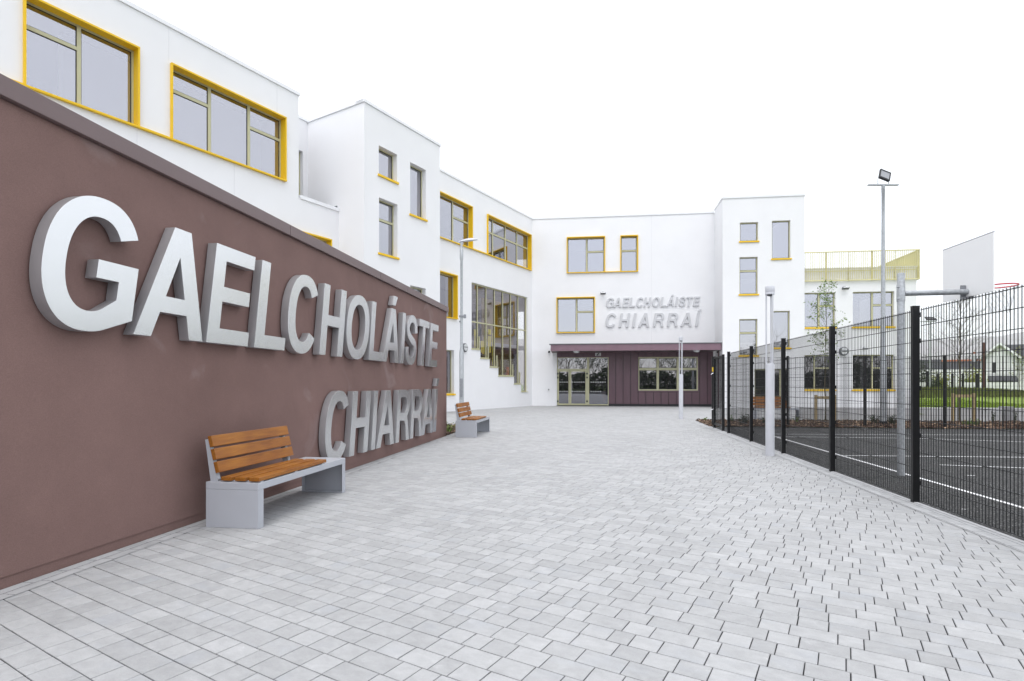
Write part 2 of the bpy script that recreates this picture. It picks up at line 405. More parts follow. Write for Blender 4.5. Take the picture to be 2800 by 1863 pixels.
# a vertical plane of the place: origin, direction along it (outward normal is to the right of it)
class Plane:
    def __init__(s, P, d):
        s.P = Vector((P[0], P[1], 0)); s.d = Vector((d[0], d[1], 0)).normalized(); s.n = Vector((s.d.y, -s.d.x, 0))
    def pt(s, u, z, o=0): return s.P + s.d * u + s.n * o + Vector((0, 0, z))
    def uz(s, x, y, o=0):
        r = Vector(((x - 1400) / F_PX, 1, (HOR - y) / F_PX)); O = Vector((0, 0, EYE))
        k = (s.P + s.n * o - O).dot(s.n) / r.dot(s.n); p = O + r * k
        return (p - s.P).dot(s.d), p.z
    def u(s, x, o=0): return s.uz(x, HOR, o)[0]
    def box(s, mb, u0, u1, z0, z1, o0, o1):
        mb.hexa([s.pt(u0, z0, o1), s.pt(u1, z0, o1), s.pt(u1, z0, o0), s.pt(u0, z0, o0),
                 s.pt(u0, z1, o1), s.pt(u1, z1, o1), s.pt(u1, z1, o0), s.pt(u0, z1, o0)])
    def mat(s, o=0):
        m = Matrix.Identity(4)
        m.col[0][:3] = s.d; m.col[1][:3] = (0, 0, 1); m.col[2][:3] = s.n; m.col[3][:3] = s.P + s.n * o
        return m
def G(x, y, z=0):      # ground point seen at photo pixel (x, y)
    k = (EYE - z) * F_PX / (y - HOR)
    return Vector(((x - 1400) / F_PX * k, k, z))

def wall(mb, pl, u0, u1, z0, z1, holes, depth=.3, thick=.3):
    us = sorted({u0, u1, *[min(max(h[0], u0), u1) for h in holes], *[min(max(h[1], u0), u1) for h in holes]})
    zs = sorted({z0, z1, *[min(max(h[2], z0), z1) for h in holes], *[min(max(h[3], z0), z1) for h in holes]})
    inh = lambda u, z: any(h[0] < u < h[1] and h[2] < z < h[3] for h in holes)
    nu, nz = len(us) - 1, len(zs) - 1
    S = [[not inh((us[i] + us[i + 1]) / 2, (zs[j] + zs[j + 1]) / 2) for j in range(nz)] for i in range(nu)]
    for i in range(nu):
        for j in range(nz):
            if not S[i][j]: continue
            a, b, c, d = us[i], us[i + 1], zs[j], zs[j + 1]
            mb.quad(pl.pt(a, c), pl.pt(b, c), pl.pt(b, d), pl.pt(a, d))
            mb.quad(pl.pt(b, c, -thick), pl.pt(a, c, -thick), pl.pt(a, d, -thick), pl.pt(b, d, -thick))
            for (di, dj, q) in ((1, 0, (b, b, c, d)), (-1, 0, (a, a, c, d)), (0, 1, (a, b, d, d)), (0, -1, (a, b, c, c))):
                ii, jj = i + di, j + dj
                solid = S[ii][jj] if 0 <= ii < nu and 0 <= jj < nz else False
                if not solid:
                    if di: mb.quad(pl.pt(q[0], c), pl.pt(q[0], c, -thick), pl.pt(q[0], d, -thick), pl.pt(q[0], d))
                    else: mb.quad(pl.pt(a, q[2]), pl.pt(b, q[2]), pl.pt(b, q[2], -thick), pl.pt(a, q[2], -thick))

# ------------------------------------------------------------------ survey of the place
b_dir = Vector((229 / F_PX, 1, 0)).normalized()          # direction of brown wall and fence
w_dir = Vector((907 / F_PX, 1, 0)).normalized()          # direction of the left wing
f_dir = Vector((1, -.118, 0)).normalized()               # direction of the entrance front
WB = Plane((-1400 / F_PX * 3.985, 3.985), b_dir)         # brown wall face
C0 = Vector((1.40, 38.1, 0))
PL = Plane(C0, w_dir)                                    # left wing face
PF = Plane(C0, f_dir)                                    # entrance front
H_W = 12.95                                              # wing height
# tower on the wing
uA = PL.u(926); A = PL.pt(uA, 0)
T1S = Plane(A, PL.n)                                     # its side, towards the street
u_fr = T1S.u(996); u_bk = T1S.u(841)
T1F = Plane(T1S.pt(u_fr, 0), w_dir)
H_T1 = T1F.uz(996, 279)[1]
L_T1 = T1F.u(1203)
REC = Plane(T1S.pt(u_bk, 0), w_dir)                      # recessed terrace wall
uL1 = PL.u(817)
# entrance front / right tower
uF2 = PF.u(1954)
T2S = Plane(PF.pt(uF2, 0), -b_dir)
L_T2S = T2S.u(1976)
T2F = Plane(T2S.pt(L_T2S, 0), f_dir)
L_T2 = T2F.u(2200)
H_T2 = T2F.uz(1976, 544)[1]
LB = Plane(T2F.pt(L_T2, 0, -.35), f_dir)                 # low classroom block
L_LB = LB.u(2506)
H_LB = LB.uz(2203, 737)[1]
print('H_T1', H_T1, 'H_T2', H_T2, 'H_LB', H_LB, 'u_fr', u_fr, 'u_bk', u_bk, 'L_T1', L_T1, 'uL1', uL1, 'uA', uA)

# ------------------------------------------------------------------ ground, paving, court
struct(MB_ := (lambda: (lambda mb: (mb.quad((-4000, -600, -.05), (4000, -600, -.05), (4000, 6000, -.05), (-4000, 6000, -.05)), mb.build('ground', M['field']))[1])(MB()))())
ang_course = math.atan2(w_dir.x, -w_dir.y) + math.pi      # courses run square to the wing
ang_course = math.atan2(-PL.n.y, -PL.n.x)
M['pavers'] = pavers('paving_blocks', ang_course, .16, .19, rnd=.8)
FB = Plane((G(2507, 1374.5).x, G(2507, 1374.5).y), b_dir)  # fence line; +n is the court side
ZF = 6.955
def fence_pt(y, o=0, z=0):
    u = (y - FB.P.y) / b_dir.y; return FB.pt(u, z, o)
BORD = .27
mb = MB()
yb = 20.3
mb.poly([(-45, -12, -.014), fence_pt(-12, -BORD, -.014), fence_pt(yb, -BORD, -.014), (fence_pt(22.9, -BORD).x, 22.9, -.014), (8.1, 22.9, -.014), (60, 22.9 - 6.1, -.014), (60, 60, -.014), (-45, 60, -.014)])
struct(mb.build('paving', M['pavers']))
# the plaza itself: every block modelled, with open joints over dark sand
def block_stone():
    m = bpy.data.materials.new('block_stone'); m.use_nodes = True; t = m.node_tree; p = t.nodes['Principled BSDF']; L = t.links.new
    def N(k, **kw):
        n = t.nodes.new(k)
        for a, v in kw.items(): setattr(n, a, v)
        return n
    def mth(op, a, b=None, c=None):
        n = N('ShaderNodeMath', operation=op)
        for i, v in enumerate((a, b, c)):
            if v is None: continue
            if isinstance(v, (int, float)): n.inputs[i].default_value = v
            else: L(v, n.inputs[i])
        return n.outputs[0]
    co = N('ShaderNodeTexCoord'); geo = N('ShaderNodeNewGeometry')
    mp = N('ShaderNodeMapping'); mp.inputs['Rotation'].default_value = (0, 0, -ang_course); L(co.outputs['Object'], mp.inputs[0])
    st = N('ShaderNodeMapping'); st.inputs['Scale'].default_value = (1, 1.5, 1); L(mp.outputs[0], st.inputs[0])
    def noise(vec, sc, det, rough=.6, dist=0.0):
        n = N('ShaderNodeTexNoise'); n.inputs['Scale'].default_value = sc; n.inputs['Detail'].default_value = det; n.inputs['Roughness'].default_value = rough; n.inputs['Distortion'].default_value = dist
        L(vec, n.inputs['Vector']); return n.outputs[0]
    # each block carries its own piece of the mottling
    off = N('ShaderNodeCombineXYZ'); L(mth('MULTIPLY', geo.outputs['Random Per Island'], 90.0), off.inputs[2])
    va = N('ShaderNodeVectorMath', operation='ADD'); L(st.outputs[0], va.inputs[0]); L(off.outputs[0], va.inputs[1])
    a = mth('MULTIPLY_ADD', noise(va.outputs[0], 9.0, 8, .68, .3), .55, .725)
    b = mth('MULTIPLY_ADD', geo.outputs['Random Per Island'], .17, .915)
    c = mth('MULTIPLY_ADD', noise(co.outputs['Object'], .5, 4), .24, .88)
    gr = noise(co.outputs['Object'], 150, 4, .75); d = mth('MULTIPLY_ADD', gr, .42, .79)
    tt = mth('MULTIPLY', mth('MULTIPLY', a, b), mth('MULTIPLY', c, d))
    cv = N('ShaderNodeVectorMath', operation='SCALE'); cv.inputs[0].default_value = (.36, .362, .367); L(tt, cv.inputs['Scale'])
    sm = N('ShaderNodeMapRange'); L(noise(va.outputs[0], 9, 8, .7, 1.0), sm.inputs[0]); sm.inputs[1].default_value = .62; sm.inputs[2].default_value = .78; sm.inputs[4].default_value = .5
    mx = N('ShaderNodeMix', data_type='RGBA'); L(sm.outputs[0], mx.inputs[0]); L(cv.outputs[0], mx.inputs[6]); mx.inputs[7].default_value = (.62, .62, .63, 1)
    # blue-grey clouds in some blocks
    bl = N('ShaderNodeMapRange'); L(noise(va.outputs[0], 2.2, 4), bl.inputs[0]); bl.inputs[1].default_value = .55; bl.inputs[2].default_value = .75; bl.inputs[4].default_value = .4
    m2 = N('ShaderNodeMix', data_type='RGBA'); L(bl.outputs[0], m2.inputs[0]); L(mx.outputs[2], m2.inputs[6]); m2.inputs[7].default_value = (.33, .35, .385, 1)
    L(m2.outputs[2], p.inputs['Base Color']); p.inputs['Roughness'].default_value = .8; p.inputs['Specular IOR Level'].default_value = .3
    bp = N('ShaderNodeBump'); bp.inputs['Strength'].default_value = .35; bp.inputs['Distance'].default_value = .002; L(gr, bp.inputs['Height']); L(bp.outputs[0], p.inputs['Normal'])
    return m
M['block'] = block_stone(); M['sand'] = mat('joint_sand', (.02, .02, .022), 1, var=.5, vscale=60)
ub_ = 12.06
Q = [WB.pt(-1.75, 0, .1)[:2], WB.pt(ub_, 0, .1)[:2], WB.pt(ub_, 0, -3.0)[:2], (-4.5, 29.0), (1.4, 38.7), (13.2, 37.5), (16.2, 34.0), (16.0, 23.0), (8.2, 22.95), fence_pt(22.6, -.14)[:2], fence_pt(1.0, -.14)[:2], (3.5, .9), (-3.5, 1.0)]
def inpoly(x, y, P):
    c = False; n = len(P)
    for i in range(n):
        a, b_ = P[i], P[i - 1]
        if (a[1] > y) != (b_[1] > y) and x < (b_[0] - a[0]) * (y - a[1]) / (b_[1] - a[1]) + a[0]: c = not c
    return c
rq_ = random.Random(77); bb = MB(); ca, sa = math.cos(ang_course), math.sin(ang_course); RH = .16; gp = .0032
us_ = [x * ca + y * sa for x, y in Q]; vs_ = [-x * sa + y * ca for x, y in Q]
for k in range(int(min(vs_) / RH) - 1, int(max(vs_) / RH) + 2):
    u = min(us_) - rq_.random() * .3; v0 = k * RH + gp; v1 = (k + 1) * RH - gp
    while u < max(us_):
        l = rq_.choice((.13, .17, .17, .21, .255)); uc_, vc = u + l / 2, (v0 + v1) / 2; x, y = uc_ * ca - vc * sa, uc_ * sa + vc * ca
        if inpoly(x, y, Q):
            tz = [rq_.uniform(-.0012, 0) for _ in range(4)]; j = lambda: rq_.uniform(-.0012, .0008); ch = .0035
            q4 = [(u + gp + j(), v0 + j()), (u + l - gp + j(), v0 + j()), (u + l - gp + j(), v1 + j()), (u + gp + j(), v1 + j())]
            cx_, cy_ = uc_, vc; i0 = len(bb.v)
            for (zz, ins) in ((-.013, 0), (-.0022, 0), (0, ch)):
                for n_, (a, b_) in enumerate(q4):
                    a2 = a + (ins if a < cx_ else -ins); b2 = b_ + (ins if b_ < cy_ else -ins)
                    bb.v.append((a2 * ca - b2 * sa, a2 * sa + b2 * ca, zz + (tz[n_] if zz > -.01 else 0)))
            for lv in (0, 4):
                for n_ in range(4): bb.f.append((i0 + lv + n_, i0 + lv + (n_ + 1) % 4, i0 + lv + 4 + (n_ + 1) % 4, i0 + lv + 4 + n_))
            bb.f.append((i0 + 8, i0 + 9, i0 + 10, i0 + 11))
        u += l
struct(bb.build('paving_blocks', M['block']))
sd = MB(); sd.poly([(x, y, -.0085) for x, y in Q]); struct(sd.build('joint_sand', M['sand']))
M['border'] = pavers('border_blocks', math.atan2(b_dir.y, b_dir.x), .135, .27, rnd=.15, base=(.39, .393, .40), joint=.0028)
mb = MB(); mb.poly([fence_pt(-12, -BORD, .004), fence_pt(-12, -.05, .004), fence_pt(22.6, -.05, .004), fence_pt(22.6, -BORD, .004)])
struct(mb.build('paving_border', M['border']))
mb = MB(); mb.prism([fence_pt(-12, -.05)[:2], fence_pt(-12, .0)[:2], fence_pt(22.6, .0)[:2], fence_pt(22.6, -.05)[:2]], -.2, .012)
struct(mb.build('kerb', M['kerb'], bevel=.004))
mb = MB(); mb.quad((-90, -41, .006), (90, -41, .006), (90, -9, .006), (-90, -9, .006)); struct(mb.build('road', M['asphalt']))
# row of blocks at the foot of the brown wall
mb = MB(); uE = WB.u(1221)
mb.poly([WB.pt(-12, .004, .0), WB.pt(-12, .004, .2), WB.pt(uE + 4.5, .004, .2), WB.pt(uE + 4.5, .004, 0)][::-1])
struct(mb.build('paving_edge_course', M['border']))
# court
y_far = lambda x: 19.35 - .118 * (x - 7.0)
mb = MB(); mb.poly([fence_pt(-12, 0, -.004), (70, -12, -.004), (70, y_far(70), -.004), (7.02, y_far(7.02), -.004)])
struct(mb.build('court', M['asphalt']))
def line(a, b, wd=.05, name='court_line'):
    a = Vector(a); b = Vector(b); d = (b - a).normalized(); n = Vector((-d.y, d.x, 0)) * wd / 2
    m_ = MB(); m_.quad(a - n, b - n, b + n, a + n); return m_.build(name, M['mark'])
zc = .002
mb = MB()
def seg(p, q, wd=.05, ext=0):
    a = G(*p, zc); b = G(*q, zc); d = (b - a).normalized(); b = b + d * ext; n = Vector((-d.y, d.x, 0)) * wd / 2
    global zk; zk += .0015
    o = Vector((0, 0, zk)); mb.quad(a - n + o, b - n + o, b + n + o, a + n + o)
zk = 0
seg((2116.8, 1193.4), (2800, 1389.5), .066, 3)
seg((2200, 1188), (2800, 1190.6), .05, 20); seg((2117, 1187.6), (2200, 1188), .05)
seg((2117, 1195.2), (2200, 1195.7), .05); seg((2200, 1195.7), (2500, 1199.5), .05); seg((2500, 1199.5), (2800, 1209.7), .05, 20)
seg((2308, 1247.2), (2800, 1252), .055, 12)
seg((2570, 1273), (2800, 1281.6), .05, 10)
seg((2644, 1302.4), (2666, 1302.6), .03); seg((2630, 1395.6), (2644, 1396.4), .02)
o = mb.build('court_marking', M['mark']); struct(o)

# planting bed (bark mulch) between court and low wall, and the bed beside the brown wall
bed = [Vector((6.98, y_far(6.98), 0)), Vector((fence_pt(22.6, .02).x, 22.6, 0)), Vector((11.5, 22.4, 0)), Vector((60, 16.6, 0)), Vector((60, y_far(60), 0))]
ub = WB.u(1221)
bed2 = [WB.pt(ub + .02, 0, -.02), WB.pt(ub + 4.0, 0, -.02), WB.pt(ub + 4.0, 0, -5), WB.pt(ub + .02, 0, -5)]
def inpoly(x, y, P):
    c = False; n = len(P)
    for i in range(n):
        a, b_ = P[i], P[i - 1]
        if (a[1] > y) != (b_[1] > y) and x < (b_[0] - a[0]) * (y - a[1]) / (b_[1] - a[1]) + a[0]: c = not c
    return c
def bark(name, poly, n, xr, yr, seed):
    rnd = random.Random(seed)
    m1, m2 = MB(), MB()
    base = MB(); base.poly([(p[0], p[1], .018) for p in poly])
    bo = base.build('soil_bed', M['soil']); struct(bo)
    k = 0
    while k < n:
        x = rnd.uniform(*xr); y = rnd.uniform(*yr)
        if not inpoly(x, y, poly): continue
        k += 1
        l = rnd.uniform(.025, .07); wd = l * rnd.uniform(.35, .7); th = rnd.uniform(.004, .012)
        Mx = Matrix.Translation((x, y, .022 + rnd.random() ** 2 * .045)) @ Matrix.Rotation(rnd.uniform(0, 6.28), 4, 'Z') @ Matrix.Rotation(rnd.gauss(0, .5), 4, 'X') @ Matrix.Rotation(rnd.gauss(0, .4), 4, 'Y')
        tgt = m2 if rnd.random() < .22 else m1
        q = [Mx @ Vector(v) for v in ((-l, -wd, 0), (l, -wd * .7, 0), (l * .8, wd, 0), (-l * .7, wd * .8, 0), (-l, -wd, th), (l, -wd * .7, th), (l * .8, wd, th), (-l * .7, wd * .8, th))]
        tgt.hexa(q)
    a = m1.build(name, M['chip']); a['kind'] = 'stuff'
    b_ = m2.build(name + '_pale', M['chip2']); b_['kind'] = 'stuff'
bark('bark_mulch', bed, 9000, (6.5, 21), (17.4, 22.8), 3)
bark('bark_mulch', bed2, 900, (-3.6, 0), (15.4, 20), 4)

# ------------------------------------------------------------------ windows
def window(bld, pl, u0, u1, z0, z1, cols=(1,), trans=(None,), surround=False, sill=True, rec=.2, fw=.055, name='window', sill_ext=.06, mull=.10, blind=None, gm='glass'):
    """cols: relative widths; trans: per column the height fraction of its transom or None"""
    f, g, k = MB(), MB(), MB()
    t = .05 if surround else 0
    a0, a1, c0, c1 = u0 + t, u1 - t, z0 + t, z1 - t
    o0, o1 = -rec - .07, -rec
    pl.box(f, a0, a0 + fw, c0, c1, o0, o1); pl.box(f, a1 - fw, a1, c0, c1, o0, o1)
    pl.box(f, a0 + fw, a1 - fw, c0, c0 + fw, o0, o1); pl.box(f, a0 + fw, a1 - fw, c1 - fw, c1, o0, o1)
    W = (a1 - a0) - 2 * fw - mull * (len(cols) - 1); tot = sum(cols); x = a0 + fw
    for i, cw in enumerate(cols):
        cwid = W * cw / tot; xa, xb = x, x + cwid
        cells = [(c0 + fw, c1 - fw)]
        tr = trans[i % len(trans)]
        if tr:
            zt = c0 + (c1 - c0) * tr; pl.box(f, xa, xb, zt - mull / 2, zt + mull / 2, o0, o1)
            cells = [(c0 + fw, zt - mull / 2), (zt + mull / 2, c1 - fw)]
        for (za, zb) in cells:
            pg = -rec - .035; e = .02
            k.quad(pl.pt(xa, za, pg), pl.pt(xb, za, pg), pl.pt(xb, zb, pg), pl.pt(xa, zb, pg))
            for (p, q, r_, s_) in ((xa, xa + e, za, zb), (xb - e, xb, za, zb), (xa + e, xb - e, za, za + e), (xa + e, xb - e, zb - e, zb)):
                pl.box(g, p, q, r_, s_, pg - .01, pg + .012)
        x = xb
        if i < len(cols) - 1:
            pl.box(f, x, x + mull, c0 + fw, c1 - fw, o0, o1 + .004); x += mull
    fo = f.build(name, M['frame'], bld)
    k.build('pane', M[gm], fo); g.build('gasket', M['gasket'], fo)
    if surround:
        s = MB(); p1 = .1
        pl.box(s, u0, u1, z1 - t, z1 + .002, o0 - .02, p1); pl.box(s, u0 - .003, u1 + .003, z0 - .002, z0 + t, o0 - .02, p1 + .015)
        pl.box(s, u0, u0 + t, z0 + t, z1 - t, o0 - .02, p1 - .004); pl.box(s, u1 - t, u1, z0 + t, z1 - t, o0 - .02, p1 - .004)
        s.build('surround', M['yellow'], fo)
    elif sill:
        s = MB(); pl.box(s, u0 - sill_ext, u1 + sill_ext, z0 - .085, z0 - .001, .001, .07); pl.box(s, u0 + .001, u1 - .001, z0 - .03, z0 + .012, -rec, .0)
        s.build('sill', M['yellow'], fo)
    if blind:
        s = MB(); n = int((a1 - a0) / .11); 
        for j in range(n):
            ua = a0 + .05 + j * (a1 - a0 - .1) / n
            pl.box(s, ua, ua + .075, c0 + (c1 - c0) * (1 - blind), c1 - .05, -rec - .22, -rec - .205)
        s.build('blind', M['blind'], fo)
    return fo

BLD = thing('school_building', 'white three storey school building with yellow framed windows and maroon entrance', 'building', tuple(C0))
BLD.location = (0, 0, 0)

def rect(pl, x0, x1, xr, yt, yb):
    zt = pl.uz(xr, yt)[1]; zb = pl.uz(xr, yb)[1]
    return (pl.u(x0), pl.u(x1), zb, zt)
# --- left wing
r1 = rect(PL, 62, 379, 379, 131, 350); r2 = rect(PL, 465, 780, 780, 324, 500)
zb2 = (r1[2] + r2[2]) / 2; zt2 = (r1[3] + r2[3]) / 2
r1 = (r1[0], r1[1], zb2, zt2); r2 = (r2[0], r2[1], zb2, zt2)
r0 = (r1[0] - 6.5, r1[0] - 2.0, zb2, zt2)
re_ = rect(PL, 1130, 1290, 1290, 570, 686); rf = rect(PL, 1331, 1451, 1451, 648, 744)
re_ = (re_[0], re_[1], zb2, zt2); rf = (rf[0], rf[1], zb2, zt2)
rm = rect(PL, 700, 904, 904, 656, 820)
rg = rect(PL, 1150, 1248.6, 1248.6, 754, 874)
z1b, z1t = rg[2], rg[3]
rm = (rm[0], rm[1], z1b, rm[3])
rh = rect(PL, 1150, 1242, 1242, 958.4, 1077)
print('wing windows', r1, r2, re_, rf, rg, rh, rm)
# stepped stair window
sx = [1289.6, 1308.5, 1332, 1355.5, 1377.8, 1399, 1419, 1437]
stz = PL.uz(1442.5, 813.7)[1]
edges = [(1289.6, 1313.7, 955.6), (1313.7, 1339, 980.8), (1339, 1362.6, 1004.9), (1362.6, 1405.7, 1029), (1405.7, 1425, 1050.7), (1425, 1442.5, 1071.4)]
steps = []
for (xa, xb, y) in edges:
    xm = xa
    steps.append((PL.u(xa), PL.u(xb), PL.uz((xa + xb) / 2, y)[1]))
holes_L = [r0, r1, r2, re_, rf, rm, rg, rh]
st_holes = [(a, b, z, stz) for (a, b, z) in steps]
z_par = (PL.uz(819.4, 541)[1] + PL.uz(922, 580)[1]) / 2
wl = MB()
wall(wl, PL, -36, uL1, 0, H_W, [h for h in holes_L if h[1] < uL1])
wall(wl, PL, uL1, uA, 0, z_par, [(max(h[0], uL1 + .001), h[1], h[2], h[3]) for h in [rm]] if rm[1] < uA else [])
wall(wl, PL, uA + .31, 0, 0, H_W - .01, [re_, rf, rg, rh] + st_holes)
# end wall of the left block and the recess
EW = Plane(PL.pt(uL1, 0), -PL.n)
wall(wl, EW, .3, 9, 0, H_W - .004, [])
H_R = REC.uz(841, 335)[1]
rr = rect(REC, 790, 828.6, 828.6, 415, 540)
wall(wl, REC, -9, .0, z_par - .6, H_R, [(rr[0], rr[1], rr[2], rr[3])])
wall(wl, T1S, u_bk, u_fr - .3, 0, H_T1 - .003, [])
ta = rect(T1F, 1035.6, 1086, 1035.6, 397.3, 476.6); tb = rect(T1F, 1121.7, 1164.6, 1121.7, 443.3, 584.9)
tc_ = rect(T1F, 1036.4, 1087, 1036.4, 539.7, 691); td = (tb[0], tb[1], T1F.uz(1121.7, 780)[1] - 3.0, T1F.uz(1121.7, 780)[1])
te = (tc_[0], tc_[1], 1.1, 3.6)
wall(wl, T1F, 0, L_T1, 0, H_T1 - .003, [ta, tb, tc_, td, te], thick=.3)
T1B = Plane(T1F.pt(L_T1, 0), -PL.n)
wall(wl, T1B, .3, u_fr - u_bk + 2, 0, H_T1 - .006, [])
# --- entrance front
fa = rect(PF, 1549.5, 1654.7, 1549.5, 649.5, 748); fb = rect(PF, 1696, 1744.7, 1744.7, 642.5, 742); fc = rect(PF, 1521.6, 1626.8, 1521.6, 814, 911.5)
fb = (fb[0], fb[1], fa[2], fa[3])
uEa, uEb = PF.u(1522.7), PF.u(1951)
zEt = 3.62; zHole = 3.85
wall(wl, PF, 0, uF2, 0, H_W - .005, [fa, fb, fc, (uEa, uEb, -.01, zHole)], thick=.35)
wall(wl, T2S, 0, L_T2S - .35, 0, H_T2, [])
g = lambda x0, x1, xr, yt, yb: rect(T2F, x0, x1, xr, yt, yb)
z8 = lambda v: 1900 + v / 3.137
y8 = lambda v: 500 + v / 3.137
w2 = [g(z8(386), z8(543), z8(386), y8(342), y8(503)), g(z8(661), z8(820), z8(661), y8(327), y8(652)), g(z8(383), z8(540), z8(383), y8(639), y8(958)),
      g(z8(381), z8(538), z8(381), y8(1170), y8(1482)), g(z8(661), z8(816), z8(816), y8(1098), y8(1415))]
door2 = rect(T2F, 2063, 2156, 2063, 1009, 1100); door2 = (door2[0], door2[1], .05, door2[3])
wall(wl, T2F, 0, L_T2, 0, H_T2, w2 + [door2], thick=.35)
T2R = Plane(T2F.pt(L_T2, 0), b_dir)
wall(wl, T2R, .35, 9, 0, H_T2 - .01, [])
h1 = rect(LB, z8(937), z8(1205), z8(1205), y8(940), y8(1243)); h2 = rect(LB, z8(1355), z8(1710), z8(1355), y8(937), y8(1238))
zt, zb = h2[3], h2[2]; h1 = (.12, h1[1], zb, zt)
gz_b, gz_t = LB.uz(2330, 700 + 1148 / 3.137)[1], LB.uz(2330, 700 + 849 / 3.137)[1]
h3 = (h1[0], h1[1], gz_b, gz_t); h4 = (h2[0], h2[1], gz_b, gz_t)
z_rail0 = LB.uz(2203, 771)[1]
wall(wl, LB, 0, L_LB, 0, H_LB, [h1, h2, h3, h4], thick=.35)
LBR = Plane(LB.pt(L_LB, 0), b_dir)
wall(wl, LBR, .35, 12, 0, H_LB - .003, [])
wo = wl.build('wall', M['white'], BLD)
print('heights', zEt, fa, fc, h2, gz_b, gz_t, z_rail0, z_par, H_R)

# back walls, roofs, floors: dark interior so that the panes have rooms behind them
inn = MB()
def slab(P, z0, z1): inn.prism([(p[0], p[1]) for p in P], z0, z1)
wingP = [PL.pt(-36, 0, -.36), PL.pt(uL1 - .3, 0, -.36), PL.pt(uL1 - .3, 0, -8), PL.pt(-36, 0, -8)]
wingQ = [PL.pt(uL1 - .3, 0, -.36), PL.pt(-.35, 0, -.36), PL.pt(-.35, 0, -8), PL.pt(uL1 - .3, 0, -8)]
wingR = [PL.pt(uA + .35, 0, -.36), PL.pt(-.35, 0, -.36), PL.pt(-.35, 0, -8), PL.pt(uA + .35, 0, -8)]
frP = [PF.pt(.4, 0, -.4), PF.pt(uF2 + .3, 0, -.4), PF.pt(uF2 + .3, 0, -9), PF.pt(.4, 0, -9)]
t2P = [T2F.pt(.32, 0, -.36), T2F.pt(L_T2 - .32, 0, -.36), T2F.pt(L_T2 - .32, 0, -6), T2F.pt(.32, 0, -6)]
lbP = [LB.pt(0, 0, -.37), LB.pt(L_LB - .32, 0, -.37), LB.pt(L_LB - .32, 0, -9), LB.pt(0, 0, -9)]
t1P = [T1F.pt(.02, 0, -.32), T1F.pt(L_T1 - .32, 0, -.32), T1F.pt(L_T1 - .32, 0, -3.2), T1F.pt(.02, 0, -3.2)]
for z in (0.0, 4.1, 8.1):
    for P in (wingP, frP, t2P): slab(P, z - .25 if z else -.2, z + .02)
for z in (0.0, 4.1): slab(wingR, z - .25 if z else -.2, z + .022); slab(lbP, z - .25 if z else -.2, z + .02)
slab([PL.pt(uA + .35, 0, -.36), PL.pt(PL.u(1285), 0, -.36), PL.pt(PL.u(1285), 0, -8), PL.pt(uA + .35, 0, -8)], 7.85, 8.12)
slab([PL.pt(PL.u(1285), 0, -.36), PL.pt(-.35, 0, -.36), PL.pt(-.35, 0, -8), PL.pt(PL.u(1285), 0, -8)], 8.3, 8.5)
junc = [PF.pt(.35, 0, -.45), PF.pt(.35, 0, -9), PF.pt(-10, 0, -9.5), PL.pt(-.34, 0, -8.2), PL.pt(-.34, 0, -.5)]
for z in (0.0, 8.0): slab(junc, z - .25 if z else -.2, z + .01)
inn.build('interior_floor', M['interior'], BLD)
bk = MB()
for (pl_, a, b_, dd, hh) in ((PL, -36, 8, -6, H_W - .5), (PF, .4, uF2 + .3, -7, H_W - .5), (T2F, .32, L_T2 - .32, -5, H_T2 - .5), (LB, 0, L_LB - .35, -6, H_LB - .4), (T1F, .02, L_T1 - .32, -3.1, H_T1 - .5)):
    pl_.box(bk, a, b_, 0.03, hh, dd - .2, dd)
bk.build('interior_wall', M['intdark'], BLD)
rf_ = MB()
def roofslab(P, z): rf_.prism([(p[0], p[1]) for p in P], z - .3, z)
roofslab(wingP, H_W - .35); roofslab(wingR, H_W - .36); roofslab(frP, H_W - .37); roofslab(t2P, H_T2 - .35); roofslab(t1P, H_T1 - .35)
roofslab([LB.pt(0, 0, -.37), LB.pt(L_LB - .32, 0, -.37), LB.pt(L_LB - .32, 0, -11.9), LB.pt(0, 0, -11.9)], z_rail0 - .1)
roofslab([PL.pt(uL1 + .02, 0, -.36), PL.pt(uA, 0, -.36), PL.pt(uA, 0, -8), PL.pt(uL1 + .02, 0, -8)], z_par - .6)
roofslab(junc, H_W - .4)
rf_.build('roof', M['felt'], BLD)

# copings
cp = MB()
def cope(pl, a, b_, z, th=.13, wd=.42, pr=.045): pl.box(cp, a, b_, z, z + th, -wd, pr)
cope(PL, -36, uL1 + .04, H_W); cope(PL, uA + .02, -.03, H_W - .01); cope(PF, -.04, uF2 - .05, H_W - .006)
cope(PL, uL1 + .05, uA - .01, z_par, .14)
cope(T1S, u_bk - .02, u_fr - .02, H_T1 + .001); cope(T1F, -.045, L_T1 + .045, H_T1); cope(T1B, .1, 6, H_T1 + .002)
cope(REC, -9, -.03, H_R, .13); cope(EW, .45, 9, H_W + .003)
cope(T2S, 0, L_T2S - .05, H_T2 + .002); cope(T2F, -.05, L_T2 + .05, H_T2); cope(T2R, .45, 9, H_T2 + .001)
cope(LB, .02, L_LB + .03, H_LB, .06); cope(LBR, .45, 12, H_LB + .002, .06)
pieces(cp, 8, 'coping', M['coping'], BLD)
mj = MB()
for xx in (461, 757): u_ = PL.u(xx); PL.box(mj, u_, u_ + .012, zt2 + .05, H_W - .01, .0005, .003)
for xx in (374, 640): u_ = PL.u(xx); PL.box(mj, u_, u_ + .012, 0, zb2 - .05, .0005, .003)
u_ = PF.u(1781); PF.box(mj, u_, u_ + .014, 4.3, H_W - .02, .0005, .003)
pieces(mj, 8, 'movement_joint', mat('joint_bead', (.66, .66, .68), .7), BLD)
# felt upstand on the terrace against the tower
fl = MB(); T1S.box(fl, -1.9, -.08, z_par - .55, z_par + .26, .002, .03); fl.build('flashing', M['felt'], BLD)

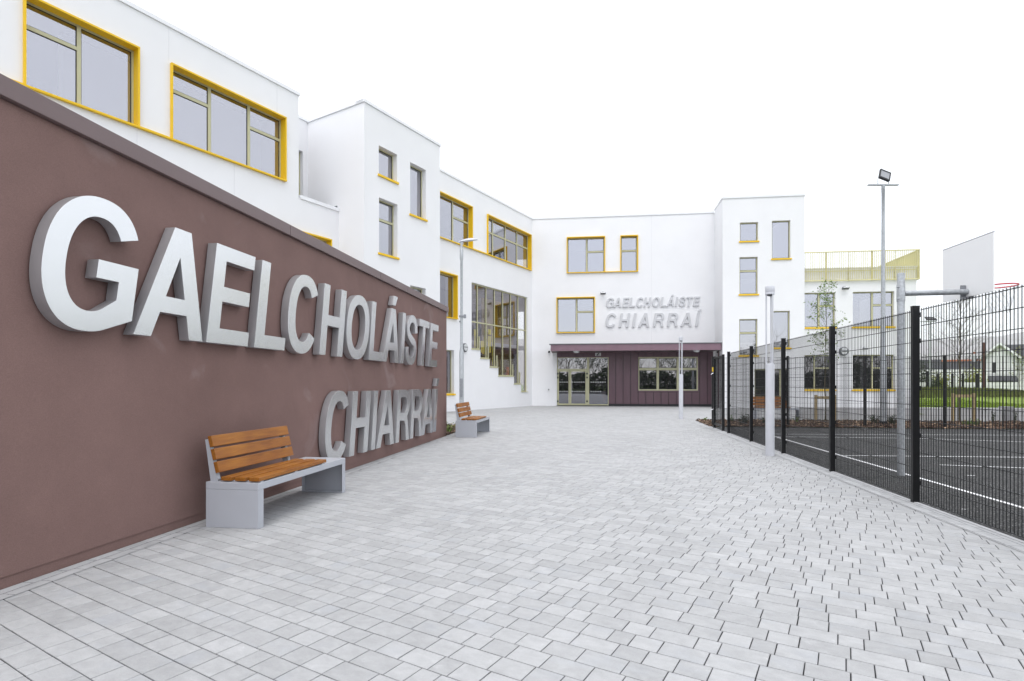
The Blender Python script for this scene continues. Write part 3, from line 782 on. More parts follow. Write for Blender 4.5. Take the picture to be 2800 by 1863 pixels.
# windows of the wing
window(BLD, PL, *r0, cols=(1, 1.2), trans=(.72, None), surround=True)
wA = window(BLD, PL, *r1, cols=(1, 1.12), trans=(.71, None), surround=True)
wB = window(BLD, PL, *r2, cols=(1, 1.1, 1), trans=(.71, None, .66), surround=True)
window(BLD, PL, *re_, cols=(1, 1.3, 1), trans=(.5, None, .62), surround=True)
window(BLD, PL, *rf, cols=(.55, .95, .95, .95), trans=(.62,), surround=True)
window(BLD, PL, *rg, cols=(1, 1), trans=(None,), surround=True)
window(BLD, PL, *rm, cols=(1, 1), trans=(.7,), surround=True)
window(BLD, PL, *rh, cols=(1, 1), trans=(None,), blind=.62)
# the long yellow sill that ties neighbouring windows together
sb = MB()
PL.box(sb, r1[1] + .004, r2[0] - .004, zb2 - .001, zb2 + .055, .001, .112)
PL.box(sb, r1[0] - 2.0, r1[0] - .004, zb2 - .001, zb2 + .055, .001, .112)
PL.box(sb, re_[1] + .004, rf[0] - .004, zb2 - .001, zb2 + .055, .001, .112)
PF.box(sb, fa[1] + .004, fb[0] - .004, fa[2] - .001, fa[2] + .055, .001, .112)
pieces(sb, 8, 'sill_band', M['yellow'], BLD)
window(BLD, REC, *rr, sill=False)
for q, c_, t_ in ((ta, (1,), (None,)), (tb, (1,), (None,)), (tc_, (1,), (.64,)), (td, (1,), (None,)), (te, (1,), (.64,))):
    window(BLD, T1F, *q, cols=c_, trans=t_, rec=.24)
window(BLD, PF, *fa, cols=(1.12, 1), trans=(None, .6), surround=True)
window(BLD, PF, *fb, cols=(1,), trans=(.6,), surround=True)
window(BLD, PF, *fc, cols=(1.12, 1), trans=(None, .6), surround=True)
for q, t_ in zip(w2, (None, None, .63, .62, None)): window(BLD, T2F, *q, cols=(1,), trans=(t_,), rec=.12)
for q in (h1, h2): window(BLD, LB, *q, cols=(1, 1.02), trans=(None, .62), rec=.14)
window(BLD, LB, *h3, cols=(1, 1.9), trans=(None, .62), rec=.14, blind=.55, gm='glass2')
window(BLD, LB, *h4, cols=(1, 1.02), trans=(None, .62), rec=.14, gm='glass2')
window(BLD, T2F, *door2, cols=(1, 1, .5), trans=(None,), rec=.1, sill=False, gm='glass2', name='door', fw=.07)

# stepped curtain glazing
f, k_, gk, sl_ = MB(), MB(), MB(), MB()
rec = .1; o0, o1 = -.2, -.1
cuts = [PL.u(x) for x in (1289.6, 1309.5, 1333, 1356, 1378.5, 1400, 1420, 1442.5)]
def zbot(u):
    for a, b_, z in steps:
        if u < b_: return z
    return steps[-1][2]
PL.box(f, steps[0][0], steps[-1][1], stz - .07, stz, o0, o1)
z_tr = PL.uz(1437, 903.5)[1]
for i in range(len(cuts)):
    u = cuts[i]; zz = min(zbot(u - .05), zbot(u + .05)) if 0 < i < 7 else zbot(u)
    ua = u - .03 if 0 < i < 7 else (u if i == 0 else u - .06)
    PL.box(f, ua, ua + .06, zz, stz - .07, o0, o1 + .002)
for i in range(7):
    a, b_ = cuts[i], cuts[i + 1]
    zz = zbot((a + b_) / 2)
    if zz < z_tr - .1: PL.box(f, a + .04, b_ - .04, z_tr - .035, z_tr + .035, o0, o1 - .004)
for (a, b_, z) in steps:
    PL.box(f, a + .04, b_, z, z + .07, o0 + .002, o1 - .002)
    PL.box(f, a, a + .07, z, z + (1.3 if a > steps[0][0] + .1 else 0.1), o0 + .003, o1 - .003)
    k_.quad(PL.pt(a, z, -.15), PL.pt(b_, z, -.15), PL.pt(b_, stz, -.15), PL.pt(a, stz, -.15))
    PL.box(sl_, a - .05, b_ + .03, z - .035, z + .003, -.1, .04)
for i in range(7):
    a, b_ = cuts[i] + .04, cuts[i + 1] - .04; zz = zbot((a + b_) / 2) + .07
    for x in (a, b_ - .016): PL.box(gk, x, x + .016, zz, stz - .07, -.16, -.138)
fo = f.build('stair_window', M['frame'], BLD); k_.build('pane', M['glass3'], fo); gk.build('gasket', M['gasket'], fo); pieces(sl_, 8, 'sill', M['frame'], fo)
# stairs with yellow balusters behind it
sr = MB(); sy = MB()
for i in range(24):
    uu = steps[0][0] + .4 + i * .3; zz = 4.3 - i * .17
    if zz > .1: PL.box(sr, uu, uu + .3, zz - .2, zz, -2.6, -1.1)
for (xa, xb, ya, yb_) in ((268, 290, 103, 180), (273, 285, 180, 335), (358, 370, 250, 400), (375, 386, 250, 415), (391, 403, 250, 425), (400, 404, 110, 250), (450, 488, 100, 165), (450, 460, 187, 400), (466, 474, 187, 405), (480, 488, 187, 402), (505, 512, 150, 560)):
    p0 = PL.uz(1240 + xa / 4.75, 880 + yb_ / 4.75, -.2); p1 = PL.uz(1240 + xb / 4.75, 880 + ya / 4.75, -.2)
    PL.box(sy, p0[0], p1[0], p0[1], p1[1], -.22, -.2)
am = MB(); q0 = PL.uz(1318, 1040, -1.4); q1 = PL.uz(1404, 835, -1.4); PL.box(am, q0[0], q1[0], .3, q1[1], -1.45, -1.4); am.build('interior_screen', mat('amber_panel', (.30, .21, .02), .5), BLD)
am = MB(); q0 = PL.uz(1386, 1028, -.8); q1 = PL.uz(1397, 1004, -.8); PL.box(am, q0[0], q1[0], q0[1], q1[1], -.9, -.8); am.build('interior_notice', M['intor'], BLD)
sr.build('staircase', M['interior'], BLD)
pieces(sy, 8, 'stair_railing', M['intyel'], BLD)

# ------------------------------------------------------------------ entrance: maroon cladding, doors, canopy
cl = MB(); sm = MB()
uD1 = PF.u(1664.5); uw0, uw1 = PF.u(1744.7), PF.u(1909)
zw0 = PF.uz(1909, 1068.5)[1]; zw1 = PF.uz(1909, 976)[1]; zd1 = PF.uz(1600, 977.5)[1]
print('door top', zd1, 'window', zw0, zw1)
clh = [(uw0, uw1, zw0, zw1), (uEa + .0, uD1, -.1, zd1)]
CP = Plane(PF.pt(0, 0, -.06), f_dir)
wall(cl, CP, uEa + .001, uEb - .001, .16, zEt + .3, [(uw0, uw1, zw0, zw1), (uEa, uD1, .1, zd1)], thick=.2)
PF.box(cl, uD1, uEb, .0, .16, -.3, -.25)
clo = cl.build('cladding', M['maroon'], BLD)
pitch = .505
x = uD1 + .45
while x < uEb - .1:
    if uw0 + .05 < x < uw1 - .05:
        CP.box(sm, x, x + .03, .165, zw0 - .12, .0, .03); CP.box(sm, x + .002, x + .03, zw1 + .03, zEt, .0, .03)
    else: CP.box(sm, x, x + .03, .165, zEt, .0, .03)
    x += pitch
CP.box(sm, uw0 - .04, uw1 + .04, zw0 - .12, zw0 - .1, 0, .02)
CP.box(sm, uEa + .3, uEa + .318, zd1 + .03, zEt, 0, .022)
x = uEa + .8
while x < uD1: CP.box(sm, x, x + .018, zd1 + .03, zEt, 0, .022); x += .505
pieces(sm, 8, 'seam', M['seam'], clo)
pb = MB(); PF.box(pb, uD1, uEb - .002, 0.0, .165, -.24, -.035); pb.build('plinth', M['dark'], BLD)
wE = window(BLD, CP, uw0, uw1, zw0, zw1, cols=(1, 1.02, 1), trans=(.64,), sill=False, rec=.0, fw=.085, mull=.15, gm='glass2')

# doors
def dbox(mb_, x0, x1, y0, y1, oa, ob, xr=1600):
    u0_, u1_ = PF.u(x0), PF.u(x1); za, zb_ = PF.uz(xr, y1)[1], PF.uz(xr, y0)[1]
    PF.box(mb_, u0_, u1_, max(za, .0), zb_, oa, ob)
zx = lambda v: 1500 + v / 8.255
zy = lambda v: 930 + v / 8.255
scr = MB()
for (a, b_, c, d) in ((190, 207, 388, 1474), (868, 917, 388, 1474), (1340, 1357, 388, 1474)): dbox(scr, zx(a), zx(b_), zy(c), zy(d), -.14, -.06)
for (a, b_, c, d) in ((207, 868, 388, 402), (917, 1340, 388, 402), (207, 868, 652, 676), (917, 1340, 1452, 1474)): dbox(scr, zx(a), zx(b_), zy(c), zy(d), -.139, -.061)
so_ = scr.build('door_screen', M['frame'], BLD)
pn = MB()
for (a, b_, c, d) in ((207, 868, 402, 652), (917, 1340, 402, 1452)): dbox(pn, zx(a), zx(b_), zy(c), zy(d), -.11, -.10)
pn.build('pane', M['glass2'], so_)
def leaf(a, b_, st):
    m_ = MB(); c, d = 678, 1474
    for (p, q, r_, s_) in ((a, a + st, c, d), (b_ - st, b_, c, d), (a + st, b_ - st, c, c + 32), (a + st, b_ - st, d - 36, d)):
        dbox(m_, zx(p), zx(q), zy(r_), zy(s_), -.125, -.065)
    lo = m_.build('door', M['frame'], BLD)
    p_ = MB(); dbox(p_, zx(a + st), zx(b_ - st), zy(c + 32), zy(d - 36), -.1, -.09); p_.build('pane', M['glass2'], lo)
    dm = MB(); n = max(3, int((b_ - a - 2 * st) / 53))
    for j in range(n):
        for yy in (952, 1162):
            u_, z_ = PF.uz(zx(a + st + 26 + j * 52.5), zy(yy))
            PF.box(dm, u_ - .028, u_ + .028, z_ - .028, z_ + .028, -.088, -.086)
    dm.build('manifestation_dot', M['board'], lo)
    hg = MB()
    xs = a - 2 if a < 300 else b_ + 3
    for yy in (760, 848, 1385): 
        u_, z_ = PF.uz(zx(xs), zy(yy)); PF.box(hg, u_ - .05, u_ + .05, z_ - .06, z_ + .06, -.065, -.03)
    pieces(hg, 8, 'hinge', M['gasket'], lo)
    return lo
leaf(209, 474, 24); d2 = leaf(478, 866, 34)
hn = MB(); u_, z0_ = PF.uz(zx(524), zy(1275)); _, z1_ = PF.uz(zx(524), zy(860))
hn.tube([PF.pt(u_, z0_, .0), PF.pt(u_, z1_, .0)], .018, 10)
for z_ in (z0_ + .12, z1_ - .12): hn.tube([PF.pt(u_, z_, 0), PF.pt(u_, z_, -.07)], .012, 8)
hn.build('handle', M['chrome'], d2, smooth=True)
dm = MB()
for j in range(7):
    for yy in (952, 1162):
        if yy == 1162 and j > 4: continue
        u_, z_ = PF.uz(zx(963 + j * 52.5), zy(yy)); PF.box(dm, u_ - .028, u_ + .028, z_ - .028, z_ + .028, -.098, -.096)
dm.build('manifestation_dot', M['board'], so_)
# small white sign with a black mark over the doors
sg = MB(); u0_, z1_ = PF.uz(zx(1052), zy(290)); u1_, z0_ = PF.uz(zx(1182), zy(360))
PF.box(sg, u0_, u1_, z0_, z1_, -.055, .0)
sgo = sg.build('door_plate', mat('plate_white', (.6, .6, .6), .5), None, bevel=.012)
tag(sgo, 'small white plate with a black emblem above the entrance glazing', 'sign')
em = MB(); uc = (u0_ + u1_) / 2 + .04; zc_ = (z0_ + z1_) / 2
em.poly([PF.pt(uc + .055 * math.cos(t * .5236), zc_ + .035 + .055 * math.sin(t * .5236), .003) for t in range(12)])
em.poly([PF.pt(uc - .16, zc_ - .09, .003), PF.pt(uc - .06, zc_ - .09, .003), PF.pt(uc - .04, zc_ + .01, .003), PF.pt(uc - .09, zc_ + .05, .003)])
em.quad(PF.pt(uc - .05, zc_ - .09, .003), PF.pt(uc + .11, zc_ - .09, .003), PF.pt(uc + .11, zc_ - .072, .003), PF.pt(uc - .05, zc_ - .072, .003))
em.build('emblem', M['gasket'], sgo)

# canopy
DC = L_T2S - .12
CF = Plane(PF.pt(0, 0, DC), f_dir)
uc0 = CF.u(1506.5); uc1 = CF.u(1972) 
zc0, zc1 = 3.66, 4.08
cn = MB(); CF.box(cn, uc0 - .02, uc1 + .02, zc0, zc1, -.05, 0)
PF.box(cn, uc0 - .018, uc0 + .02, zc0 + .002, zc1 - .002, .003, DC - .052)
co_ = cn.build('canopy', M['fascia'], BLD)
jn = MB()
for xz in (510, 732, 962, 1188):
    uj = CF.u(1450 + xz / 2.613); CF.box(jn, uj, uj + .012, zc0 - .001, zc1 + .001, -.01, .0015)
CF.box(jn, uc0 - .12, uc1 + .04, zc1 + .002, zc1 + .05, -.6, .05)
jn.build('canopy_trim', M['lampgrey'], co_)
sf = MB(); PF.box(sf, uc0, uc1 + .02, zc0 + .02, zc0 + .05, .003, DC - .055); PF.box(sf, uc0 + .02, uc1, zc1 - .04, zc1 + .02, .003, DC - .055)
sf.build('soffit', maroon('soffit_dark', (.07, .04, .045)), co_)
dl = MB()
for xs in (1576, 1909):
    u_ = CF.u(xs); c = CF.pt(u_, zc0 + .02, -.45)
    dl.lathe(c.x, c.y, [(.04, zc0 - .12), (.14, zc0 - .1), (.2, zc0 - .04), (.21, zc0 + .018)], 20)
dl.build('soffit_light', M['lens'], co_, smooth=True)
# downpipe and vent near the corner
dp = MB(); p = T2S.pt(L_T2S * .62, 0, .06); dp.tube([(p.x, p.y, 0), (p.x, p.y, 3.66)], .04, 10); dp.build('downpipe', M['maroon'], BLD, smooth=True)

# ------------------------------------------------------------------ roof terrace railing (vertical fins)
rl = thing('terrace_railing', 'sage green vertical slat railing round the low block roof terrace', 'railing')
z_top = LB.uz(2203, 691)[1]
def rail_run(pl, u0_, u1_, ofs, dn=.105):
    m_ = MB()
    pl.box(m_, u0_, u1_, z_top - .06, z_top, ofs, ofs + .07); pl.box(m_, u0_, u1_, z_rail0, z_rail0 + .05, ofs, ofs + .07)
    n = int((u1_ - u0_) / dn)
    for j in range(n + 1):
        u_ = u0_ + j * (u1_ - u0_ - .02) / n; pl.box(m_, u_, u_ + .014, z_rail0 + .05, z_top - .06, ofs + .01, ofs + .06)
    pl.box(m_, u0_, u1_, z_top - 1.23, z_top - 1.19, ofs - .02, ofs + .008)
    m_.build('slat_panel', M['sage'], rl)
    q = MB(); n = max(1, round((u1_ - u0_) / 1.27))
    for j in range(n + 1):
        u_ = u0_ + j * (u1_ - u0_ - .06) / n; pl.box(q, u_, u_ + .045, z_rail0 - .02, z_top - .03, ofs - .03, ofs + .012)
        pl.box(q, u_ - .01, u_ + .055, z_rail0 + .12, z_rail0 + .2, ofs - .06, ofs - .03); pl.box(q, u_ - .01, u_ + .055, z_rail0 + .4, z_rail0 + .48, ofs - .06, ofs - .03)
    pieces(q, 24, 'rail_post', M['sage'], rl)
rail_run(LB, .02, L_LB + .12, .075)
rail_run(LBR, .0, 10.5, .075, .075)

# wall lamps on the building
def bulkhead(pl, x, y, label, r=.27):
    u_, z_ = pl.uz(x, y); t = thing('wall_light', label, 'wall light', tuple(pl.pt(u_, z_, 0)), math.atan2(pl.d.y, pl.d.x), 'round wall lights')
    m_ = MB(); N = 24
    for (ra, rb, ya, yb_) in ((r, r, 0, -.09), (r, r * .85, -.09, -.12)):
        for j in range(N):
            a, b_ = 2 * math.pi * j / N, 2 * math.pi * (j + 1) / N
            m_.quad((ra * math.cos(a), ya, ra * math.sin(a)), (ra * math.cos(b_), ya, ra * math.sin(b_)), (rb * math.cos(b_), yb_, rb * math.sin(b_)), (rb * math.cos(a), yb_, rb * math.sin(a)))
    m_.poly([(r * .85 * math.cos(2 * math.pi * j / N), -.12, r * .85 * math.sin(2 * math.pi * j / N)) for j in range(N)])
    m_.build('lamp_body', M['lampgrey'], t)
    l_ = MB(); pts = [(r * .72 * math.cos(a), -.128, r * .72 * math.sin(a)) for a in [math.pi + math.pi * j / 12 for j in range(13)]]
    l_.poly(pts); pts = [(r * .72 * math.cos(a), -.128, .05 + r * .62 * math.sin(a)) for a in [math.pi * j / 12 for j in range(13)]]
    l_.poly(pts); l_.build('lens', M['lens'], t)
bulkhead(LB, 2306, 961, 'round grey bulkhead light on the low block between the ground floor windows')
bulkhead(PL, 1269, 951, 'round grey bulkhead light on the wing behind the street lamp post', .25)
def flood(pl, x, y, label, s=.3, up=False):
    u_, z_ = pl.uz(x, y); t = thing('wall_floodlight', label, 'floodlight', tuple(pl.pt(u_, z_, 0)), math.atan2(pl.d.y, pl.d.x), 'small floodlights on the walls')
    m_ = MB(); m_.box(-s * .14, s * .14, -.12, 0, s * .1, s * .38); m_.build('bracket', M['galv'], t)
    h = MB(); Mx = Matrix.Translation((0, -.2, 0)) @ Matrix.Rotation(R(-35), 4, 'X')
    h.box(-s * .5, s * .5, -s * .22, s * .22, -s * .12, s * .12); h.xf(Mx); h.build('lamp_head', M['lampgrey'], t, bevel=.02)
    l_ = MB(); l_.box(-s * .4, s * .4, -s * .235, -s * .2, -s * .08, s * .08); l_.xf(Mx); l_.build('lens', M['lens'], t)
flood(LB, 2308, 790, 'small black floodlight between the upper windows of the low block', .4)
flood(PF, 1648.5, 804, 'small black floodlight beside the lettering on the entrance front', .36)
flood(LB, 2362, 954, 'small dark floodlight above the ground floor window behind the mast', .3)

def fitting(pl, x, y, label, r=.07):
    u_, z_ = pl.uz(x, y); p = pl.pt(u_, z_, .0); m_ = MB(); m_.lathe(0, -.09, [(r * .5, -r), (r, -r * .4), (r, r * .5), (r * .6, r)], 14); m_.box(-.03, .03, -.06, .0, 0, .05)
    o = m_.build('wall_fitting', M['gasket']); o.location = p; o.rotation_euler = (0, 0, math.atan2(pl.d.y, pl.d.x)); tag(o, label, 'wall fitting')
fitting(PF, 1501.5, 963, 'small dark dome fitting on the white wall just left of the maroon canopy')
fitting(PF, 1500.5, 1066, 'tiny dark fitting low on the white wall left of the entrance doors', .035)
fitting(T2S, 1966, 963, 'small camera on the side of the right tower under the canopy end', .06)
# ------------------------------------------------------------------ lettering
def arc(cx, cy, rx, ry, t0, t1, n=40, e=2.25):
    P = []
    for i in range(n + 1):
        t = R(t0 + (t1 - t0) * i / n); c, s = math.cos(t), math.sin(t)
        P.append((cx + rx * math.copysign(abs(c) ** (2 / e), c), cy + ry * math.copysign(abs(s) ** (2 / e), s)))
    return P
def glyph(ch, w, s=.165, sv=.15, ov=.015):
    if ch == 'I': return [[(0, 0), (w, 0), (w, 1), (0, 1)]]
    if ch == 'L': return [[(0, 0), (w, 0), (w, sv), (s, sv), (s, 1), (0, 1)]]
    if ch == 'E': return [[(0, 0), (w, 0), (w, sv), (s, sv), (s, .43), (w * .93, .43), (w * .93, .43 + sv), (s, .43 + sv), (s, 1 - sv), (w * .98, 1 - sv), (w * .98, 1), (0, 1)]]
    if ch == 'T': c = w / 2; return [[(c - s / 2, 0), (c + s / 2, 0), (c + s / 2, 1 - sv), (w, 1 - sv), (w, 1), (0, 1), (0, 1 - sv), (c - s / 2, 1 - sv)]]
    if ch == 'H': return [[(0, 0), (s, 0), (s, .42), (w - s, .42), (w - s, 0), (w, 0), (w, 1), (w - s, 1), (w - s, .42 + sv), (s, .42 + sv), (s, 1), (0, 1)]]
    if ch == 'A':
        t, a = .1, .175; k = w / 2 - t; li = lambda y: a + k * y; lo, hi = .22, .22 + sv * .95; ya = (w / 2 - a) / k
        return [[(0, 0), (a, 0), (li(lo), lo), (w - li(lo), lo), (w - a, 0), (w, 0), (w / 2 + t, 1), (w / 2 - t, 1)], [(li(hi), hi), (w / 2, ya), (w - li(hi), hi)]]
    if ch == 'O': return [arc(w / 2, .5, w / 2, .5 + ov, 0, 356, 60), arc(w / 2, .5, w / 2 - s, .5 + ov - sv, 0, 356, 60)[::-1]]
    if ch == 'C':
        a = arc(w / 2, .5, w / 2, .5 + ov, 33, 327, 56); b_ = arc(w / 2, .5, w / 2 - s, .5 + ov - sv, 322, 38, 56)
        return [a + b_]
    if ch == 'G':
        a = arc(w / 2, .5, w / 2, .5 + ov, 30, 290, 56); b_ = arc(w / 2, .5, w / 2 - s, .5 + ov - sv, 300, 36, 56)
        return [a + [(w * .99, .105), (w * .99, .54), (w * .53, .54), (w * .53, .40), (w * .99 - s, .40), (w * .99 - s, .25)] + b_]
    if ch == 'R':
        x0 = w * .55; o_ = [(x0 + (w * .93 - x0) * math.cos(R(t)), .72 + .28 * math.sin(R(t))) for t in range(90, -66, -10)]
        h_ = [(x0 - .02 + (w * .93 - x0 + .02 - s) * math.cos(R(t)), .705 + .155 * math.sin(R(t))) for t in range(90, -91, -12)]
        return [[(0, 0), (0, 1)] + o_ + [(w * .82, .38), (w, 0), (w - s * 1.1, 0), (w * .66, .30), (w * .55, .395), (s, .41), (s, 0)], [(s, .55), (s, .86)] + h_]
    if ch == 'S':
        C = [(.90, .66), (.86, .80), (.72, .905), (.5, .94), (.28, .905), (.135, .80), (.13, .68), (.24, .585), (.5, .51), (.76, .44), (.875, .33), (.86, .19), (.72, .095), (.5, .06), (.26, .1), (.13, .205), (.1, .34)]
        C = [((x * .86 + .07) * w, y) for x, y in C]
        P = []
        for i in range(len(C) - 1):
            p0, p1, p2, p3 = C[max(i - 1, 0)], C[i], C[i + 1], C[min(i + 2, len(C) - 1)]
            for k in range(5):
                t = k / 5
                P.append(tuple(.5 * (2 * p1[j] + (p2[j] - p0[j]) * t + (2 * p0[j] - 5 * p1[j] + 4 * p2[j] - p3[j]) * t * t + (-p0[j] + 3 * p1[j] - 3 * p2[j] + p3[j]) * t ** 3) for j in (0, 1)))
        P.append(C[-1]); L_, R_ = [], []
        for i, p in enumerate(P):
            a, b_ = P[max(i - 1, 0)], P[min(i + 1, len(P) - 1)]; dx, dy = b_[0] - a[0], b_[1] - a[1]; l = math.hypot(dx, dy)
            h = .0755; L_.append((p[0] - dy / l * h, p[1] + dx / l * h)); R_.append((p[0] + dy / l * h, p[1] - dx / l * h))
        return [L_ + R_[::-1]]
def letter(ch, pl, u, z, wd, H, depth, shear, m, parent, off=0, acc=False, sw=.165, m2=None):
    w_ = wd / H
    cu = bpy.data.curves.new('letter', 'CURVE'); cu.dimensions = '2D'; cu.fill_mode = 'BOTH'; cu.extrude = depth / 2
    cu.bevel_depth = .0015
    gl = glyph(ch, w_, s=sw if ch != 'I' else w_)
    if acc: c = w_ / 2; gl.append([(c - .06, 1.07), (c + .07, 1.07), (c + .17, 1.25), (c - .01, 1.25)])
    for pts in gl:
        sp = cu.splines.new('POLY'); sp.points.add(len(pts) - 1); sp.use_cyclic_u = True
        for i, (x, y) in enumerate(pts): sp.points[i].co = ((x + shear * y) * H, y * H, 0, 1)
    tmp = bpy.data.objects.new('tmp', cu); COL.objects.link(tmp)
    dg = bpy.context.evaluated_depsgraph_get(); me = bpy.data.meshes.new_from_object(tmp.evaluated_get(dg))
    bpy.data.objects.remove(tmp)
    me.transform(pl.mat(off + depth / 2) @ Matrix.Translation((u, z, 0)))
    me.materials.clear(); me.materials.append(m)
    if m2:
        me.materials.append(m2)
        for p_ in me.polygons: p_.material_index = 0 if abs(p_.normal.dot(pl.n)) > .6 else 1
    for p_ in me.polygons: p_.use_smooth = True
    try: me.set_sharp_from_angle(angle=R(25))
    except Exception: pass
    o = bpy.data.objects.new('letter', me); COL.objects.link(o); o.parent = parent
    return o
PR = .128
sgn = thing('wall_lettering', 'large brushed steel letters GAELCHOLÁISTE CHIARRAÍ standing off the brown wall', 'sign')
WL = Plane(WB.P, b_dir)
def ux(x): return WB.u(x, PR)
row1 = [('G', .07, .87), ('A', .97, .87), ('E', 1.90, .70), ('L', 2.73, .65), ('C', 3.40, .80), ('H', 4.32, .75), ('O', 5.16, .91), ('L', 6.14, .66), ('Á', 6.80, .86), ('I', 7.79, .17), ('S', 8.03, .80), ('T', 8.93, .73), ('E', 9.80, .69)]
row2 = [('C', 4.43, .80), ('H', 5.33, .74), ('I', 6.24, .17), ('A', 6.49, .90), ('R', 7.50, .82), ('R', 8.41, .82), ('A', 9.23, .90), ('Í', 10.23, .17)]
import unicodedata
for row, zb_ in ((row1, 1.955), (row2, .265)):
    for ch, u_, wd in row:
        base = unicodedata.normalize('NFD', ch)[0]
        ua, ub_ = u_ * 1.006 + .03, (u_ + wd) * 1.006 + .03
        def refit(u):
            p = WB.pt(u, 0, .15); return WB.u(1400 + F_PX * p.x / p.y, PR)
        ua, ub_ = refit(ua), refit(ub_); wd = ub_ - ua
        letter(base, WB, ua, zb_, wd, 1.11, PR - .02, .155, M['steel'], sgn, off=.02, acc=(base != ch), m2=M['steel_side'])
# entrance front lettering
sg2 = thing('facade_lettering', 'pale slanted letters GAELCHOLÁISTE CHIARRAÍ on the white entrance front', 'sign')
qx = lambda v: 1640 + v / 7.857
qy = lambda v: 780 + v / 7.857
r1_ = [('G', 125, 165), ('A', 297, 155), ('E', 478, 128), ('L', 632, 118), ('C', 775, 142), ('H', 940, 132), ('O', 1115, 155), ('L', 1300, 118), ('Á', 1432, 158), ('I', 1615, 35), ('S', 1682, 145), ('T', 1838, 130), ('E', 1997, 130)]
r2_ = [('C', 108, 218), ('H', 402, 205), ('I', 693, 50), ('A', 822, 235), ('R', 1140, 222), ('R', 1440, 222), ('A', 1727, 240), ('Í', 2045, 52)]
for row, yb_, y2, xr, cap in ((r1_, 488, 455, 2125, 207), (r2_, 916, 886, 2100, 300)):
    zB = (PF.uz(qx(480), qy(yb_ - 8))[1] + PF.uz(qx(xr), qy(y2 - 6))[1]) / 2
    for ch, x_, wpx in row:
        base = unicodedata.normalize('NFD', ch)[0]
        ua, ub_ = PF.u(qx(x_)), PF.u(qx(x_ + wpx)); mpp = (ub_ - ua) / wpx
        letter(base, PF, ua, zB, ub_ - ua, cap * mpp, .09, .155, M['offwhite'], sg2, off=.0, acc=(base != ch), sw=.17)

# ------------------------------------------------------------------ brown wall
bw = thing('rendered_wall', 'long brown rendered wall with metal coping beside the paving', 'wall', tuple(WB.pt(0, 0)))
bw.location = (0, 0, 0)
m_ = MB(); WB.box(m_, -1.6, uE, .09, 3.58, -.4, 0); m_.build('wall_body', M['brown'], bw)
m_ = MB(); WB.box(m_, -1.6, uE - .001, 0, .09, -.39, -.012); m_.build('wall_base', M['brown'], bw)
m_ = MB(); a = -1.65
for b_ in (.9 + 2.85, 7.0, 8.6, uE + .05):
    WB.box(m_, a + .004, b_ - .004, 3.585, 3.735, -.45, .05); a = b_
m_.build('wall_coping', M['bcoping'], bw, bevel=.004)

# ------------------------------------------------------------------ benches
def bench():
    t = thing('street_bench', '', 'bench', (0, 0, 0), 0, 'grey steel benches with timber slats')
    Lb, D, Hb, th = 2.0, .6, .475, .095
    # local: x along bench, y = depth (0 front, +D back)
    f_ = MB()
    f_.box(0, Lb, 0, D, Hb - .075, Hb); ob = f_.build('bench_frame', M['bench'], t, bevel=.004)
    for x0 in (0, Lb - th):
        l_ = MB(); xi = x0 if x0 == 0 else Lb - .012
        l_.box(xi, xi + .012, .001, D - .001, 0, Hb - .076)
        l_.box(x0 + (.0125 if x0 == 0 else 0), x0 + (th if x0 == 0 else th - .0125), 0, .006, 0, Hb - .0755)
        l_.box(x0 + (.0125 if x0 == 0 else 0), x0 + (th if x0 == 0 else th - .0125), D - .006, D, 0, Hb - .0755)
        l_.box(x0 + (.0125 if x0 == 0 else .01), x0 + (th - .01 if x0 == 0 else th - .0125), .006, D - .006, .0, .012)
        l_.build('leg_panel', M['bench'], t, bevel=.003)
    S = 1.46
    for k in range(3):
        s_ = MB(); y0 = .003 + k * .158; s_.box(.02, S, y0, y0 + .12, Hb + .012, Hb + .052); s_.build('seat_slat', M['wood'], t, bevel=.005)
    br = MB()
    for x in (.06, .72, S - .1):
        br.box(x, x + .05, .01, .46, Hb + .0005, Hb + .0118)
    br.build('slat_bearer', M['bench'], t)
    tilt = R(14); Mx = Matrix.Translation((0, .485, Hb)) @ Matrix.Rotation(-tilt, 4, 'X')
    for k in range(3):
        s_ = MB(); z0 = .088 + k * .14; s_.box(.02, S, -.05, -.005, z0, z0 + .118); s_.xf(Mx); s_.build('back_slat', M['wood'], t, bevel=.005)
    for x in (.03, S - .08):
        s_ = MB(); s_.hexa([(x, -.004, 0), (x + .008, -.004, 0), (x + .008, .08, .0), (x, .08, .0), (x, -.004, .46), (x + .008, -.004, .46), (x + .008, .035, .46), (x, .035, .46)])
        s_.box(x - .0, x + .05, -.0045, .0, .02, .46)
        s_.xf(Mx); s_.build('back_bracket', M['bench'], t)
    return t
def bench_at(px, py, t, rz, label):
    p = G(px, py); t.location = tuple(p); t.rotation_euler = (0, 0, rz); t['label'] = label
rb = math.atan2(b_dir.y, b_dir.x)
b0 = bench()
bench_at(706, 1447.5, b0, rb, 'grey metal bench with orange timber slats against the brown wall, nearest the viewer')
p = G(1302.3, 1197); b2_ = dup(b0, tuple(p), rb, 'grey metal bench with timber slats beyond the far end of the brown wall')
p = Vector(((2064 - 1400) / F_PX * 23.6, 23.6, 0)); b3_ = dup(b0, (p.x, p.y, 0), math.atan2(f_dir.y, f_dir.x), 'timber slatted bench seen through the black fence in front of the glazed side door')

